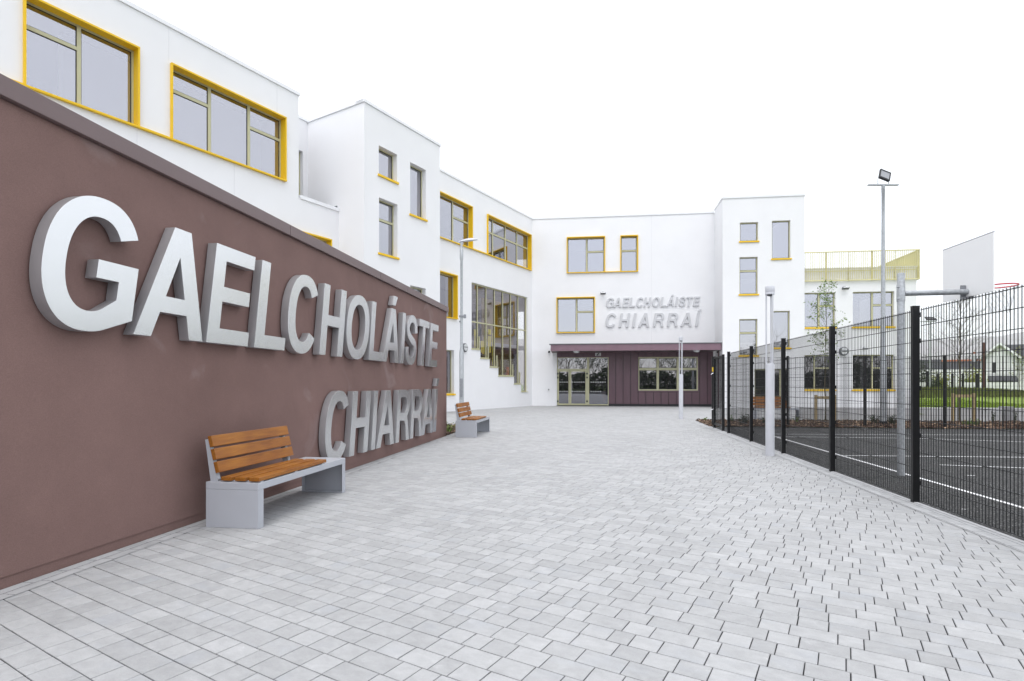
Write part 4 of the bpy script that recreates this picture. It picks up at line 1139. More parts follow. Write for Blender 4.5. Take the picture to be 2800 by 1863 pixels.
# ------------------------------------------------------------------ fences
HF = 2.44
def panel(pl, u0_, u1_, parent, wr=.003, dn=.05, z0=.03, z1=HF, off=0, hw=.0032):
    m_ = MB(); n = round((u1_ - u0_) / dn)
    for j in range(n + 1):
        u_ = u0_ + (u1_ - u0_) * j / n; pl.box(m_, u_ - wr, u_ + wr, z0, z1 + .02, off - wr, off + wr)
    nh = round((z1 - z0) / .2)
    for j in range(nh + 1):
        z_ = z0 + (z1 - z0) * j / nh
        for s_ in (-1, 1):
            pl.box(m_, u0_, u1_, z_ - hw, z_ + hw, off + s_ * (wr + hw) - hw, off + s_ * (wr + hw) + hw)
    return m_.build('mesh_panel', M['black'], parent)
def fpost(pl, u_, parent, h=2.48, s=.04, off=0, s2=.03):
    m_ = MB(); pl.box(m_, u_ - s2, u_ + s2, -.05, h, off - s, off + s); pl.box(m_, u_ - s2 - .003, u_ + s2 + .003, h, h + .012, off - s - .003, off + s + .003)
    for z_ in (.25, .85, 1.45, 2.05, 2.38): pl.box(m_, u_ - .012, u_ + .012, z_ - .03, z_ + .03, off + s, off + s + .022)
    return m_.build('fence_post', M['black'], parent, bevel=.003)
fn = thing('mesh_fence', 'tall black mesh fence running along the near edge of the court', 'fence')
SP = 2.44 / b_dir.y
posts = [k * SP for k in range(-3, 5)]
for u_ in posts: fpost(FB, u_, fn, off=-.02)
for a, b_ in zip(posts, posts[1:]): panel(FB, a + .035, b_ - .035, fn, off=.035)
gt = thing('court_gate', 'narrow black mesh gate in the far end of the near fence', 'gate')
ug0 = FB.u(1978); ug1 = FB.u(1954.5)
for u_ in (ug0, ug1): 
    m_ = MB(); FB.box(m_, u_ - .035, u_ + .035, -.04, 2.45, -.05, .03); m_.build('gate_stile', M['black'], gt, bevel=.003)
m_ = MB()
for z_ in (.12, 2.36): FB.box(m_, ug0 + .035, ug1 - .035, z_, z_ + .06, -.03, .02)
pieces(m_, 8, 'gate_rail', M['black'], gt)
panel(FB, ug0 + .05, ug1 - .05, gt, z0=.2, z1=2.34, off=-.005)
m_ = MB(); FB.box(m_, ug0 + .04, ug0 + .16, .95, 1.4, -.04, .03); m_.build('lock_box', M['black'], gt)
m_ = MB(); FB.box(m_, ug1 - .03, ug1 + .03, 1.93, 2.08, -.085, -.051); m_.build('yellow_tag', M['tag'], gt)
m_ = MB()
for z_ in (1.85, .62):
    c = FB.pt(ug1 + .02, z_, -.1); m_.tube([FB.pt(ug1, z_ + .03, -.05), FB.pt(ug1, z_, -.1), FB.pt(ug1, z_ - .02, -.12)], .016, 6)
m_.build('hinge', M['chrome'], gt, smooth=True)
FF = Plane((12.24, 19.06), f_dir)
f2 = thing('mesh_fence', 'black mesh fence along the far side of the court in front of the mulch bed', 'fence')
pp = [k * 2.52 * 1.01 for k in range(-2, 9)]
for u_ in pp: fpost(FF, u_, f2, off=.03)
for a, b_ in zip(pp, pp[1:]): panel(FF, a + .03, b_ - .03, f2)

# ------------------------------------------------------------------ lamps
def column_lamp():
    t = thing('column_lamp', '', 'lamp', group='slim grey column lamps on the paving')
    m_ = MB(); m_.lathe(0, 0, [(.088, 0), (.088, 1.9), (.08, 1.93), (.06, 1.935)], 24); m_.build('lamp_column', M['cream_lamp'], t, smooth=True)
    for k, a in enumerate((170, 290, 50)):
        r_ = MB(); x, y = .074 * math.cos(R(a)), .074 * math.sin(R(a)); r_.tube([(x, y, 1.93), (x, y, 3.42)], .0145, 10); r_.build('rod', M['cream_lamp'], t, smooth=True)
    m_ = MB(); m_.lathe(0, 0, [(.03, 3.345), (.07, 3.37), (.08, 3.40), (.08, 3.401)], 24); m_.build('lamp_lens', M['lampgrey'], t, smooth=True)
    m_ = MB(); m_.lathe(0, 0, [(.093, 3.38), (.093, 3.42), (.091, 3.425), (.093, 3.43), (.093, 3.54), (.088, 3.55)], 28); m_.build('lamp_head', M['cream_lamp'], t, smooth=True)
    return t
c1 = column_lamp(); p = G(2105.5, 1246.5); c1.location = tuple(p); c1['label'] = 'slim grey column lamp with three rods standing close to the black fence'
p = G(1862, 1146); dup(c1, tuple(p), R(10), 'slim grey column lamp with three rods in front of the maroon entrance')

# street lamp on the left
p = G(1262, 1145); st = thing('street_lamp', 'tall galvanised street lamp behind the bench in front of the white wing', 'street lamp', tuple(p))
m_ = MB(); m_.lathe(0, 0, [(.10, 0), (.10, 2.9), (.062, 3.1), (.058, 6.9), (.075, 6.95), (.075, 7.35), (.05, 7.4), (.05, 7.7)], 20)
m_.build('lamp_pole', M['galv'], st, smooth=True)
m_ = MB(); 
prof = [(-.1, .02, .05), (.06, .045, .09), (.3, .06, .13), (.55, .05, .11), (.7, .015, .06)]
for i in range(len(prof) - 1):
    (x0, h0, w0), (x1, h1, w1) = prof[i], prof[i + 1]
    za = 7.72 + .12 * x0; zb_ = 7.72 + .12 * x1
    m_.hexa([(x0, -w0, za), (x1, -w1, zb_), (x1, w1, zb_), (x0, w0, za), (x0, -w0 * .6, za + h0 * 1.6), (x1, -w1 * .6, zb_ + h1 * 1.6), (x1, w1 * .6, zb_ + h1 * 1.6), (x0, w0 * .6, za + h0 * 1.6)])
m_.build('lamp_head', M['cream_lamp'], st)
m_ = MB(); m_.box(-.06, .06, -.13, -.1, .95, 1.75); m_.build('door_cover', M['galvdk'], st, bevel=.01)
m_ = MB(); m_.box(-.1, .1, -.09, .09, 4.42, 4.5); m_.box(.09, .2, -.05, .05, 4.38, 4.54); m_.box(-.1, -.03, -.1, .1, 4.2, 4.26); m_.build('bracket', M['galvdk'], st)

# floodlight mast
p = G(2415, 1163); ms = thing('floodlight_mast', 'tall galvanised mast with one floodlight behind the court', 'floodlight mast', tuple(p))
hT = EYE + (HOR - 508) / F_PX * p.y
m_ = MB(); m_.lathe(0, 0, [(.11, 0), (.11, 2.2), (.085, 2.5), (.055, hT - 1.2), (.055, hT - .25), (.062, hT - .24), (.062, hT)], 16); m_.build('mast_pole', M['galv'], ms, smooth=True)
m_ = MB(); m_.lathe(0, 0, [(.13, 0), (.13, .14), (.115, .15)], 12); m_.build('base_collar', M['dark'], ms)
m_ = MB(); m_.box(-.55, .55, -.05, .05, hT, hT + .05); m_.build('crossbar', M['galv'], ms)
m_ = MB(); Mx = Matrix.Translation((.06, 0, hT + .38)) @ Matrix.Rotation(R(22), 4, 'Y') @ Matrix.Rotation(R(-20), 4, 'X') @ Matrix.Scale(1.15, 4)
h_ = MB(); 
for (x0, x1, z0, z1) in ((-.18, .18, -.17, -.12), (-.18, .18, .15, .18), (-.18, -.15, -.12, .15), (.15, .18, -.12, .15)): h_.box(x0, x1, -.025, .03, z0, z1)
h_.box(-.17, .17, .03, .05, -.17, .18); h_.xf(Mx); ho = h_.build('lamp_head', M['gasket'], ms)
h_ = MB(); h_.box(-.15, .15, -.01, .028, -.12, .15); h_.xf(Mx); h_.build('lens', mat('mast_lens', (.30, .31, .33), .25), ho)
h_ = MB()
for x in (-.2, .19): h_.box(x, x + .012, -.015, .015, hT + .05, hT + .26)
h_.build('yoke', M['galv'], ms)

# basketball post
p = Vector((6.38, 9.0, 0)); bp_ = thing('basketball_hoop', 'galvanised basketball post with white backboard and red rim inside the court', 'basketball hoop', tuple(p))
m_ = MB(); m_.lathe(0, 0, [(.053, 0), (.053, 3.31), (.05, 3.32)], 20); m_.build('post', M['galv'], bp_, smooth=True)
m_ = MB(); m_.lathe(0, 0, [(.06, 2.86), (.06, 3.13), (.058, 3.135)], 20)
for z_ in (2.9, 3.09): m_.tube([(-.09, -.03, z_), (-.05, -.03, z_)], .012, 6)
m_.build('clamp', M['galv'], bp_, smooth=True)
m_ = MB(); arm = [(.05, 0, 2.99), (1.07, -.04, 3.01)]; m_.tube(arm, .044, 14); m_.build('arm', M['galv'], bp_, smooth=True)
m_ = MB(); m_.box(1.068, 1.085, -.14, .12, 2.9, 3.13); m_.box(.98, 1.068, -.008, .008, 2.93, 3.12); m_.build('flange', M['galvdk'], bp_)
pA = Vector((1178 / F_PX * 9.57, 9.57, 0)) - p; pB = Vector((1316 / F_PX * 8.40, 8.40, 0)) - p
dv = (pB - pA).normalized(); nv = Vector((-dv.y, dv.x, 0))
if nv.x < 0: nv = -nv
z0_, z1_ = EYE + (HOR - 827) / F_PX * 9.57, EYE + (HOR - 686) / F_PX * 9.57
m_ = MB(); t_ = .02
P4 = [pA, pB, pB + nv * t_, pA + nv * t_]
m_.hexa([Vector((q.x, q.y, z0_)) for q in P4] + [Vector((q.x, q.y, z1_)) for q in P4]); m_.build('backboard', M['board'], bp_)
m_ = MB(); m_.hexa([Vector((q.x, q.y, z1_ + .001)) for q in P4] + [Vector((q.x, q.y, z1_ + .014)) for q in P4]); m_.build('edge_trim', M['galvdk'], bp_)
rc = (pA + pB) / 2 + nv * .5; zr = 3.10
m_ = MB(); m_.tube([(rc.x + .225 * math.cos(a), rc.y + .225 * math.sin(a), zr) for a in [2 * math.pi * j / 28 for j in range(29)]], .011, 8, cap=False)
q0 = (pA + pB) / 2 + nv * .02
for s_ in (-.08, .08): m_.tube([(q0.x + dv.x * s_, q0.y + dv.y * s_, zr - .02), (rc.x - nv.x * .2 + dv.x * s_, rc.y - nv.y * .2 + dv.y * s_, zr - .005)], .01, 6)
m_.build('rim', M['rednet'], bp_, smooth=True)
m_ = MB()
for j in range(12):
    for sg_ in (1, -1):
        pts = []
        for k in range(7):
            a = 2 * math.pi * (j + sg_ * k * .5) / 12; r_ = .215 - .1 * (k / 6) ** .8; pts.append((rc.x + r_ * math.cos(a), rc.y + r_ * math.sin(a), zr - .02 - k * .07))
        m_.tube(pts, .0022, 4)
m_.build('net', M['net'], bp_)

# ------------------------------------------------------------------ beyond the court: low wall, lawn, houses, hills
def gy(x): return 22.55 - .118 * (x - 11.5)
xw0 = (2197 - 1400) / F_PX * 22.4
rw = MB(); q = [(xw0, gy(xw0)), (60, gy(60)), (60, gy(60) + .25), (xw0, gy(xw0) + .25)]
rw.prism(q, -.1, .56); o = rw.build('retaining_wall', M['conc'], bevel=.01); tag(o, 'low concrete retaining wall behind the mulch bed', 'wall')
px_ = (2753 - 1400) / F_PX * 21.6; pr = MB(); pr.box(px_ - .16, px_ + .16, gy(px_) - .14, gy(px_) + .2, 0, .62); o = pr.build('concrete_pier', M['pier'], bevel=.01); tag(o, 'short grey concrete pier in the low retaining wall', 'pier')
# lawn terrain with a mound
lw = MB(); nx, ny = 60, 40; X0 = LB.pt(L_LB, 0).x + .4
def hz(x, y):
    z = .5
    m0 = math.exp(-((x - 27.0) / 6.5) ** 4) * math.exp(-((y - 36) / 6.0) ** 2); z += .62 * m0
    return z
lcx = LB.pt(L_LB, 0)
def lx(y): return .7385 * min(y, lcx.y - .05) + (0 if y < lcx.y else .02 * (y - lcx.y))
ids = {}
for i in range(nx + 1):
    for j in range(ny + 1):
        y = 21.95 + (75 - 21.95) * (j / ny) ** 1.5; x = lx(y) + (i / nx) ** 1.6 * 62
        ids[i, j] = len(lw.v); lw.v.append((x, y, (hz(x, y) if y > 24 else .5) if y > gy(x) + .1 else .3))
for i in range(nx):
    for j in range(ny): lw.f.append((ids[i, j], ids[i + 1, j], ids[i + 1, j + 1], ids[i, j + 1]))
q = [(lx(y) - .12, y) for y in (22.1, lcx.y - .4)]; rq = MB(); rq.prism([q[0], (q[0][0] + .14, q[0][1]), (q[1][0] + .14, q[1][1]), q[1]], -.1, .53); o = rq.build('return_wall', M['conc']); tag(o, 'low concrete upstand running back from the retaining wall to the low block', 'wall')
lo = lw.build('lawn', M['grass'], smooth=True); struct(lo)
# blades of grass along the near lawn and mound
gb = MB(); rnd = random.Random(5)
for k in range(9000):
    x = rnd.uniform(15.5, 24); y = rnd.uniform(gy(x) + .3, 30); z = hz(x, y) if x > lx(y) else -1; h = rnd.uniform(.04, .09); a = rnd.uniform(0, 6.28)
    gb.v += [(x - .02 * math.cos(a), y - .02 * math.sin(a), z), (x + .02 * math.cos(a), y + .02 * math.sin(a), z), (x + rnd.gauss(0, .02), y, z + h)]; n = len(gb.v); gb.f.append((n - 3, n - 2, n - 1))
o = gb.build('grass_blades', M['grass']); o['kind'] = 'stuff'
gb = MB()
for k in range(22000):
    x = rnd.uniform(18, 36); y = rnd.uniform(30.5, 38); z = hz(x, y)
    if z < .62 or x < lx(y): continue
    h = rnd.uniform(.06, .2); h *= 1.4; a = rnd.uniform(0, 6.28)
    gb.v += [(x - .03 * math.cos(a), y - .03 * math.sin(a), z), (x + .03 * math.cos(a), y + .03 * math.sin(a), z), (x + rnd.gauss(0, .05), y, z + h)]; n = len(gb.v); gb.f.append((n - 3, n - 2, n - 1))
o = gb.build('rough_grass', M['rough']); o['kind'] = 'stuff'

def at(px, py, Z): return Vector(((px - 1400) / F_PX * Z, Z, EYE + (HOR - py) / F_PX * Z))
# white boundary wall
bwl = MB(); a = at(2490, 1071, 62); b_ = at(2860, 1071, 58); 
bwl.prism([(a.x, a.y), (b_.x, b_.y), (b_.x, b_.y + .25), (a.x, a.y + .25)], 0, at(2600, 1046, 60).z); o = bwl.build('boundary_wall', M['white']); tag(o, 'long white boundary wall behind the grass mound', 'wall')
bwl = MB(); a = at(2490, 1046, 66); b_ = at(2700, 1046, 66)
bwl.prism([(a.x, a.y), (b_.x, b_.y), (b_.x, b_.y + .25), (a.x, a.y + .25)], 0, at(2600, 1011, 66).z); o = bwl.build('garden_wall', M['white']); tag(o, 'pale garden wall in front of the grey roofed row of houses', 'wall')

def house(cx, cy, wd, dp, eave, ridge, rz, label, gable_front=True, wins=(), mats=('white', 'slate'), cat='house', name='house'):
    t = thing(name, label, cat, (cx, cy, 0), rz)
    m_ = MB(); hw, hd = wd / 2, dp / 2
    # ridge along local y if gable front
    if gable_front:
        m_.poly([(-hw, -hd, 0), (hw, -hd, 0), (hw, -hd, eave), (0, -hd, ridge), (-hw, -hd, eave)]); m_.poly([(-hw, hd, 0), (-hw, hd, eave), (0, hd, ridge), (hw, hd, eave), (hw, hd, 0)])
        m_.quad((-hw, -hd, 0), (-hw, -hd, eave), (-hw, hd, eave), (-hw, hd, 0)); m_.quad((hw, -hd, 0), (hw, hd, 0), (hw, hd, eave), (hw, -hd, eave))
    else:
        m_.box(-hw, hw, -hd, hd, 0, eave); m_.poly([(-hw, -hd, eave), (-hw, 0, ridge), (-hw, hd, eave)]); m_.poly([(hw, -hd, eave), (hw, hd, eave), (hw, 0, ridge)])
    m_.build('wall', M[mats[0]], t)
    r_ = MB(); th = .18; ov = .45
    if gable_front:
        sl = (ridge - eave) / hw
        for s_ in (-1, 1):
            x1 = s_ * (hw + ov); z1 = eave - sl * ov
            r_.hexa([(0, -hd - ov, ridge + .02), (x1, -hd - ov, z1 + .02), (x1, hd + ov, z1 + .02), (0, hd + ov, ridge + .02), (0, -hd - ov, ridge + th), (x1, -hd - ov, z1 + th), (x1, hd + ov, z1 + th), (0, hd + ov, ridge + th)])
    else:
        sl = (ridge - eave) / hd
        for s_ in (-1, 1):
            y1 = s_ * (hd + ov); z1 = eave - sl * ov
            r_.hexa([(-hw - ov, 0, ridge + .02), (hw + ov, 0, ridge + .02), (hw + ov, y1, z1 + .02), (-hw - ov, y1, z1 + .02), (-hw - ov, 0, ridge + th), (hw + ov, 0, ridge + th), (hw + ov, y1, z1 + th), (-hw - ov, y1, z1 + th)])
    ro = r_.build('roof', M[mats[1]], t)
    if gable_front:
        bg = MB()
        for s_ in (-1, 1):
            x1 = s_ * (hw + ov); z1 = eave - sl * ov
            bg.hexa([(0, -hd - ov - .05, ridge - .22), (x1, -hd - ov - .05, z1 - .22), (x1, -hd - ov - .003, z1 - .22), (0, -hd - ov - .003, ridge - .22), (0, -hd - ov - .05, ridge + .15), (x1, -hd - ov - .05, z1 + .15), (x1, -hd - ov - .003, z1 + .15), (0, -hd - ov - .003, ridge + .15)])
        bg.build('bargeboard', M['coping'], ro)
    for (x, z, ww, hh) in wins:
        f_ = MB(); f_.box(x - ww / 2, x + ww / 2, -hd - .03, -hd + .02, z - hh / 2, z + hh / 2); fo_ = f_.build('window', M['coping'], t)
        g_ = MB(); g_.box(x - ww / 2 + .07, x + ww / 2 - .07, -hd - .035, -hd - .028, z - hh / 2 + .07, z + hh / 2 - .07); g_.build('pane', M['gasket'], fo_)
    return t
a = at(2780, 940, 72)
a = at(2766, 938, 72)
hg_ = house(a.x, 74, 3.4, 4, at(2740, 972, 72).z, a.z, R(-38), 'white gabled house with dark slate roof on the far right', True, [(-.5, 3.7, .45, 1.5), (.6, 1.6, .8, 1.1)])
mn = MB(); mn.box(.2, 14, 2.0, 7, 0, a.z - 1.9); mn.build('main_wall', M['white'], hg_)
mn = MB(); e0 = a.z - 2.0; mn.hexa([(.0, 1.4, e0), (14.5, 1.4, e0), (14.5, 4.5, a.z - .1), (.0, 4.5, a.z - .1), (.0, 1.4, e0 + .2), (14.5, 1.4, e0 + .2), (14.5, 4.5, a.z + .1), (.0, 4.5, a.z + .1)]); mn.build('main_roof', M['slate'], hg_)
a = at(2690, 1040, 76); hh_ = house(a.x + .5, 77, 6.5, 3, at(2700, 1013, 76).z, at(2700, 1010, 76).z + .1, R(-38), 'white flat roofed annex with a dark door left of the gabled house', False, [], cat='annex', name='annex')
m_ = MB(); m_.box(1.5, 2.6, -1.56, -1.5, .3, at(2700, 1016, 76).z); m_.build('door', M['gasket'], hh_)
a = at(2740, 1040, 68); ht = house(a.x, 70, 4.5, 2, at(2740, 1041, 68).z, at(2740, 1031, 68).z, R(-38), 'low lean-to shed with dark roof in front of the white annex', False, cat='shed', name='shed')
a = at(2610, 1010, 120); h5 = house(a.x, 122, 13, 6, at(2600, 1012, 118).z, at(2600, 990, 122).z, R(-38), 'long house with grey roof and terracotta ridge behind the bare tree', False, cat='house')
m_ = MB(); zz = at(2600, 990, 122).z + .1; m_.box(-6.9, 6.9, -.15, .15, zz, zz + .35); m_.build('ridge_tiles', M['tile'], h5)
a = at(2662, 975, 122); m_ = MB(); m_.box(4.2, 4.9, -.4, .4, zz - .5, a.z + .4); ch = m_.build('chimney', M['conc'], h5); m_ = MB(); m_.box(4.25, 4.85, -.35, .35, a.z + .4, a.z + .8); m_.build('chimney_pot', M['tile'], ch)
a = at(2715, 1010, 118); house(a.x, 118, 6, 6, at(2700, 1012, 114).z, at(2700, 990, 118).z, R(-38), 'grey roofed house between the timber pole and the gabled house', False, cat='house')
a = at(2525, 1010, 100); house(a.x - .5, 100, 5, 5, at(2520, 1012, 98).z, at(2520, 987, 100).z, R(-36), 'grey roofed house at the right edge of the school block', False, cat='house')
# poles
a = at(2690, 1066, 55); m_ = MB(); m_.lathe(a.x, a.y, [(.17, 0), (.13, at(2690, 937, 55).z)], 8); o = m_.build('utility_pole', M['brick'], smooth=True); tag(o, 'reddish brown timber utility pole behind the grass mound', 'pole')
a = at(2544, 1074, 50); m_ = MB(); m_.lathe(a.x, a.y, [(.07, 0), (.06, at(2544, 880, 50).z)], 8); o = m_.build('lamp_mast', M['galv'], smooth=True)
fm = thing('court_light', 'slim pale lamp mast with a small black floodlight beyond the lawn', 'lamp mast'); o.parent = fm; o.name = 'mast_pole'
m_ = MB(); zt_ = at(2544, 878, 50).z; m_.hexa([(a.x - .5, a.y - .3, zt_), (a.x + .4, a.y - .3, zt_ + .0), (a.x + .5, a.y + .3, zt_ + .3), (a.x - .3, a.y + .3, zt_ + .3), (a.x - .5, a.y - .3, zt_ + .1), (a.x + .4, a.y - .3, zt_ + .1), (a.x + .5, a.y + .3, zt_ + .42), (a.x - .3, a.y + .3, zt_ + .42)]); m_.build('lamp_head', M['gasket'], fm)
m_ = MB(); m_.box(a.x - .9, a.x + .5, a.y - .05, a.y + .05, zt_ - .1, zt_ - .02); m_.build('crossbar', M['galv'], fm)
for k, xx in enumerate((2535, 2565, 2604, 2633, 2672)):
    a = at(xx, 1060, 60 - k); m_ = MB(); m_.box(a.x - .09, a.x + .09, a.y - .06, a.y + .06, .1, at(xx, 1022 if k else 1015, 60 - k).z); o = m_.build('fence_post', M['black'])
    tag(o, ['thin dark post nearest the school block behind the lawn', 'thin dark post before the yellow green shrub', 'thin dark post just left of the bare tree trunk', 'thin dark post just right of the bare tree trunk', 'thin dark post left of the brown utility pole'][k], 'post', 'thin dark posts behind the mound')

# hills
hl = MB(); prof = [(-3000, 700), (1500, 930), (2300, 925), (2480, 926), (2520, 928), (2570, 927), (2600, 932), (2640, 929), (2664, 922), (2690, 918.5), (2720, 920), (2745, 917), (2770, 911), (2800, 907), (2850, 902), (2950, 890), (3300, 870), (6000, 900)]
Zh = 2600; n0 = len(prof); rnd = random.Random(2)
rows = 9
for j in range(rows):
    t = j / (rows - 1)
    for i in range(n0 * 6 - 5):
        k = min(i // 6, n0 - 2); fr_ = (i - k * 6) / 6
        px = prof[k][0] + (prof[k + 1][0] - prof[k][0]) * fr_; py = prof[k][1] + (prof[k + 1][1] - prof[k][1]) * fr_
        zt_ = (HOR - py) / F_PX * Zh
        x = (px - 1400) / F_PX * Zh
        hl.v.append((x, Zh - 1300 * (1 - t), max(-2, zt_ * (t ** .8) + (rnd.uniform(-6, 6) if 0 < j < rows - 1 else 0) - (2 if j == 0 else 0))))
W_ = n0 * 6 - 5
for j in range(rows - 1):
    for i in range(W_ - 1): a = j * W_ + i; hl.f.append((a, a + 1, a + 1 + W_, a + W_))
o = hl.build('hills', M['hill'], smooth=True); struct(o)

# ------------------------------------------------------------------ trees and plants
def leaves(mb_, c, spread, n, size, rnd):
    for _ in range(n):
        p = Vector(c) + Vector((rnd.gauss(0, spread), rnd.gauss(0, spread), rnd.gauss(0, spread)))
        a = Vector((rnd.gauss(0, 1), rnd.gauss(0, 1), rnd.gauss(0, .6))).normalized(); b_ = a.cross(Vector((rnd.gauss(0, 1), rnd.gauss(0, 1), rnd.gauss(0, 1)))).normalized()
        l = size * rnd.uniform(.6, 1.3); w_ = l * .38
        mb_.quad(p - a * l, p + b_ * w_, p + a * l, p - b_ * w_)
def grow(tr, p, d, L_, r, depth, rnd, ends, up=.25, n_=3):
    pts = [p]; q = p.copy(); dd = d.copy()
    for i in range(4):
        dd = (dd + Vector((rnd.gauss(0, .10), rnd.gauss(0, .10), rnd.gauss(0, .06) + up * .18))).normalized(); q = q + dd * L_ / 4; pts.append(q.copy())
        if depth > 0 and i >= 1:
            for _ in range(n_ - 1 if i < 3 else n_):
                if rnd.random() < .75:
                    a = rnd.uniform(0, 6.28); s_ = Vector((math.cos(a), math.sin(a), 0)); nd = (dd * .8 + s_ * .75).normalized()
                    grow(tr, q.copy(), nd, L_ * rnd.uniform(.45, .68), r * .5, depth - 1, rnd, ends, up, n_)
    tr.tube(pts, [r, r * .85, r * .7, r * .55, r * .35], 5, cap=False); ends += pts[2:]
def tree(base, H_, trunk_r, crown0, label, leafm, nleaf, lsize, seed, spread, group=None, nb=22, name='young_tree', sub=2):
    t = thing(name, label, 'tree', tuple(base), 0, group); rnd = random.Random(seed)
    tr = MB(); pts = [Vector((rnd.gauss(0, .007) * k, rnd.gauss(0, .007) * k, H_ * k / 8)) for k in range(9)]
    tr.tube(pts, [trunk_r * (1 - .1 * k) for k in range(9)], 8)
    ends = []
    for k in range(nb):
        f_ = crown0 + (1 - crown0) * (k / nb) ** .9; i = min(7, int(f_ * 8)); p_ = pts[i].lerp(pts[i + 1], f_ * 8 - i)
        a = k * 2.4 + rnd.uniform(-.4, .4); sp = spread * (1.0 - .75 * max(0, f_ - crown0 - .15) / (1 - crown0)) * (0.7 + .3 * rnd.random())
        grow(tr, p_, Vector((math.cos(a) * .8, math.sin(a) * .8, .85)).normalized(), sp, trunk_r * .2, sub - 1, rnd, ends)
    tr.build('trunk', M['bark'], t, smooth=True)
    if nleaf:
        lf = MB(); rnd2 = random.Random(seed + 1)
        for e_ in ends:
            if rnd2.random() < .8: leaves(lf, e_, .07, max(1, int(nleaf / len(ends))) if nleaf >= len(ends) else (1 if rnd2.random() < nleaf / len(ends) else 0), lsize, rnd2)
        lf.build('crown', M[leafm], t)
    return t
p = at(2257, 1148, 22.0); p.z = 0; tree(p, EYE + (HOR - 785) / F_PX * 22.0, .03, .36, 'slender young tree with fresh green leaves in the mulch bed by the low block', 'leafg', 1500, .05, 11, .85, nb=22)
p = at(2624, 1150, 21.8); p.z = 0; tree(p, EYE + (HOR - 822) / F_PX * 21.8, .042, .32, 'bare young tree with spreading twigs standing between two timber stakes', 'leafg', 120, .03, 21, 1.3, nb=28, sub=3)
p = at(2755, 1100, 36); p.z = .5; 
p = at(2788, 1090, 32); p.z = .5; tree(p, 3.1, .02, .35, 'small young tree with yellow green leaves in front of the gabled house', 'leafy', 240, .05, 31, .4, nb=12)
def stakes(px, py, Z, dx, label, h=1.08, two=True):
    t = thing('tree_stake', label, 'tree stake', tuple(at(px, HOR + EYE * F_PX / Z, Z)), 0)
    for s_ in ((-1, 1) if two else (-1, 1)):
        m_ = MB(); m_.box(s_ * dx - .04, s_ * dx + .04, -.04, .04, 0, h); m_.build('stake', M['stake'], t)
    m_ = MB(); m_.box(-dx, dx, -.06, -.041, h - .16, h - .05); m_.build('crossbar', M['stake'], t)
    return t
stakes(2257, 0, 21.6, .37, 'timber stakes with a crossbar holding the leafy young tree')
stakes(2634, 0, 21.3, .40, 'timber stakes with a crossbar holding the bare young tree', 1.15)
def shrub(x, y, h, r, n, mt, label, seed, ls=.03, z=0, name='shrub', group=None):
    t = thing(name, label, 'shrub', (x, y, z), 0, group); rnd = random.Random(seed); s_ = MB(); l_ = MB()
    for k in range(max(8, n // 14)):
        a = rnd.uniform(0, 6.28); q = rnd.random() ** .6 * r; top = Vector((q * math.cos(a), q * math.sin(a), h * rnd.uniform(.45, 1)))
        s_.tube([Vector((q * .3 * math.cos(a), q * .3 * math.sin(a), 0)), top * .6 + Vector((0, 0, .02)), top], [.008, .005, .003], 4, cap=False)
        for m2 in range(14):
            f_ = rnd.uniform(.35, 1.05); leaves(l_, top * f_, r * .16, 1, ls, rnd)
    s_.build('stem', M['bark'], t); l_.build('foliage', M[mt], t); return t
def sh(px, Z, h, r, n, mt, label, seed, **k):
    a = at(px, HOR, Z); shrub(a.x, a.y, h, r, n, mt, label, seed, group='small shrubs in the mulch beds', **k)
sh(2034, 20.0, .42, .25, 420, 'leafd', 'low green shrub in the mulch between the second and third fence posts from the gate', 1)
sh(1926, 22.3, .16, .1, 90, 'leafg', 'tiny green plant at the left tip of the mulch bed', 2)
sh(2000, 21.5, .3, .12, 100, 'leafg', 'small sparse plant in the mulch just right of the gate', 3)
sh(2087, 20.8, .25, .12, 100, 'leafd', 'small sparse plant in the mulch left of the near column lamp', 4)
sh(2178, 21.0, .3, .13, 110, 'leafg', 'small sparse plant in the mulch left of the leafy tree', 5)
sh(2390, 20.3, .36, .2, 260, 'leafd', 'dark green shrub in the mulch left of the floodlight mast', 6)
sh(2440, 20.0, .4, .22, 300, 'leafd', 'dark green shrub in the mulch right of the floodlight mast', 7)
sh(2655, 19.6, .24, .28, 300, 'leafg', 'low spreading shrub in the mulch below the right timber stake', 8)
sh(2715, 20.6, .5, .1, 80, 'leafd', 'thin upright plant in the mulch left of the concrete pier', 9)
sh(2776, 20.6, .5, .12, 90, 'leafd', 'thin upright plant in the mulch right of the concrete pier', 10)
sh(2505, 20.8, .5, .12, 80, 'leafd', 'thin upright plant in the mulch behind the thick fence post', 12)
q = WB.pt(ub + .9, 0, -.25); shrub(q.x, q.y, .28, .35, 420, 'leafg', 'low green groundcover plant in the bed at the end of the brown wall', 13, group='small shrubs in the mulch beds')
for (px, Z, h, r, mt, lab, sd) in ((2572, 60, 2.9, 1.0, 'leafy', 'yellow green garden shrub left of the bare tree', 41), (2664, 62, 3.6, 1.0, 'leafy', 'yellow green garden shrub right of the bare tree', 42), (2645, 63, 2.4, .9, 'leafg', 'dark green garden shrub behind the bare tree', 43),
                          (2528, 64, 4.2, 1.1, 'leafd', 'dark bare bush at the right edge of the school block', 44), (2556, 58, 2.2, .6, 'leafd', 'dark leaning bush beyond the lawn near the lamp mast', 45)):
    a = at(px, HOR, Z); shrub(a.x, a.y, h, r, 900, mt, lab, sd, ls=.13, name='garden_shrub', group='garden shrubs beyond the lawn')

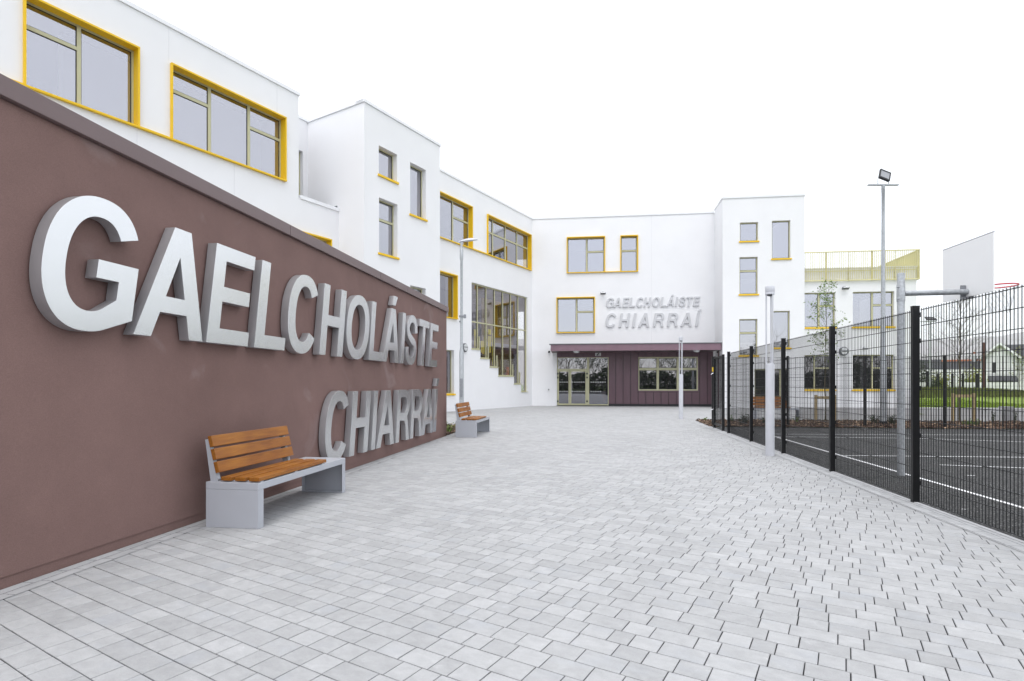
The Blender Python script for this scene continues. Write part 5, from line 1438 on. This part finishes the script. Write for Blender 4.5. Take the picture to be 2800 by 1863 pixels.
# belt of trees behind the viewer, seen mirrored in the entrance glazing
wd_ = MB(); wl_ = MB(); rnd = random.Random(9)
for k in range(90):
    x = rnd.uniform(-60, 70); y = -44 + rnd.uniform(-5, 5); h = rnd.uniform(6, 9)
    ends = []; grow(wd_, Vector((x, y, 0)), Vector((0, 0, 1)), h * .8, .09, 2, rnd, ends, .4, 3)
    if k % 3 == 0:
        for e_ in ends: leaves(wl_, e_, .35, 5, .22, rnd)
for k in range(30000):
    x = rnd.uniform(-70, 80); z = rnd.random() ** .8 * (4.2 + .8 * math.sin(x * .31) + .5 * math.sin(x * 1.1)); leaves(wl_, (x, -43 + rnd.uniform(-2, 2), z), .25, 1, .42, rnd)
o = wd_.build('tree_belt', M['bark']); o['kind'] = 'stuff'
o = wl_.build('tree_belt_foliage', M['leafd']); o['kind'] = 'stuff'

# flag leaning inside the entrance glazing
uF_, _ = PF.uz(zx(1265), zy(1100)); fl_ = thing('furled_flag', 'furled green, white and orange flag standing inside the entrance glass', 'flag', tuple(PF.pt(uF_, 0.02, -.6)))
for nm, z0, z1, r0_, r1_2, mt in (('green_band', 2.1, 2.7, .10, .06, mat('flag_green', (.02, .22, .12), .8)), ('white_band', 1.05, 2.05, .2, .1, mat('flag_white', (.75, .75, .75), .8)), ('orange_band', .2, 1.05, .13, .15, mat('flag_orange', (.8, .08, .04), .8))):
    m_ = MB(); m_.lathe(0, 0, [(r0_ * .6, z0), (r0_, z0 + (z1 - z0) * .3), (r1_2 * 1.1, z0 + (z1 - z0) * .8), (r1_2 * .7, z1)], 7); m_.build(nm, mt, fl_)
m_ = MB(); m_.tube([(0, 0, 0), (0, 0, 2.9)], .015, 8); m_.build('flag_pole', M['chrome'], fl_)
# air: pale even haze that lightens the hills
hb = MB(); hb.box(-4100, 4100, -700, 6100, -40, 700)
hm = bpy.data.materials.new('haze_air'); hm.use_nodes = True; t = hm.node_tree; t.nodes.clear()
ho_ = t.nodes.new('ShaderNodeOutputMaterial'); pv = t.nodes.new('ShaderNodeVolumePrincipled')
pv.inputs['Color'].default_value = (.93, .94, .98, 1); pv.inputs['Density'].default_value = .00022; pv.inputs['Anisotropy'].default_value = 0
t.links.new(pv.outputs[0], ho_.inputs['Volume'])
o = hb.build('haze', hm); o['kind'] = 'stuff'
SC.cycles.volume_bounces = 1
print('objects', len(bpy.data.objects))
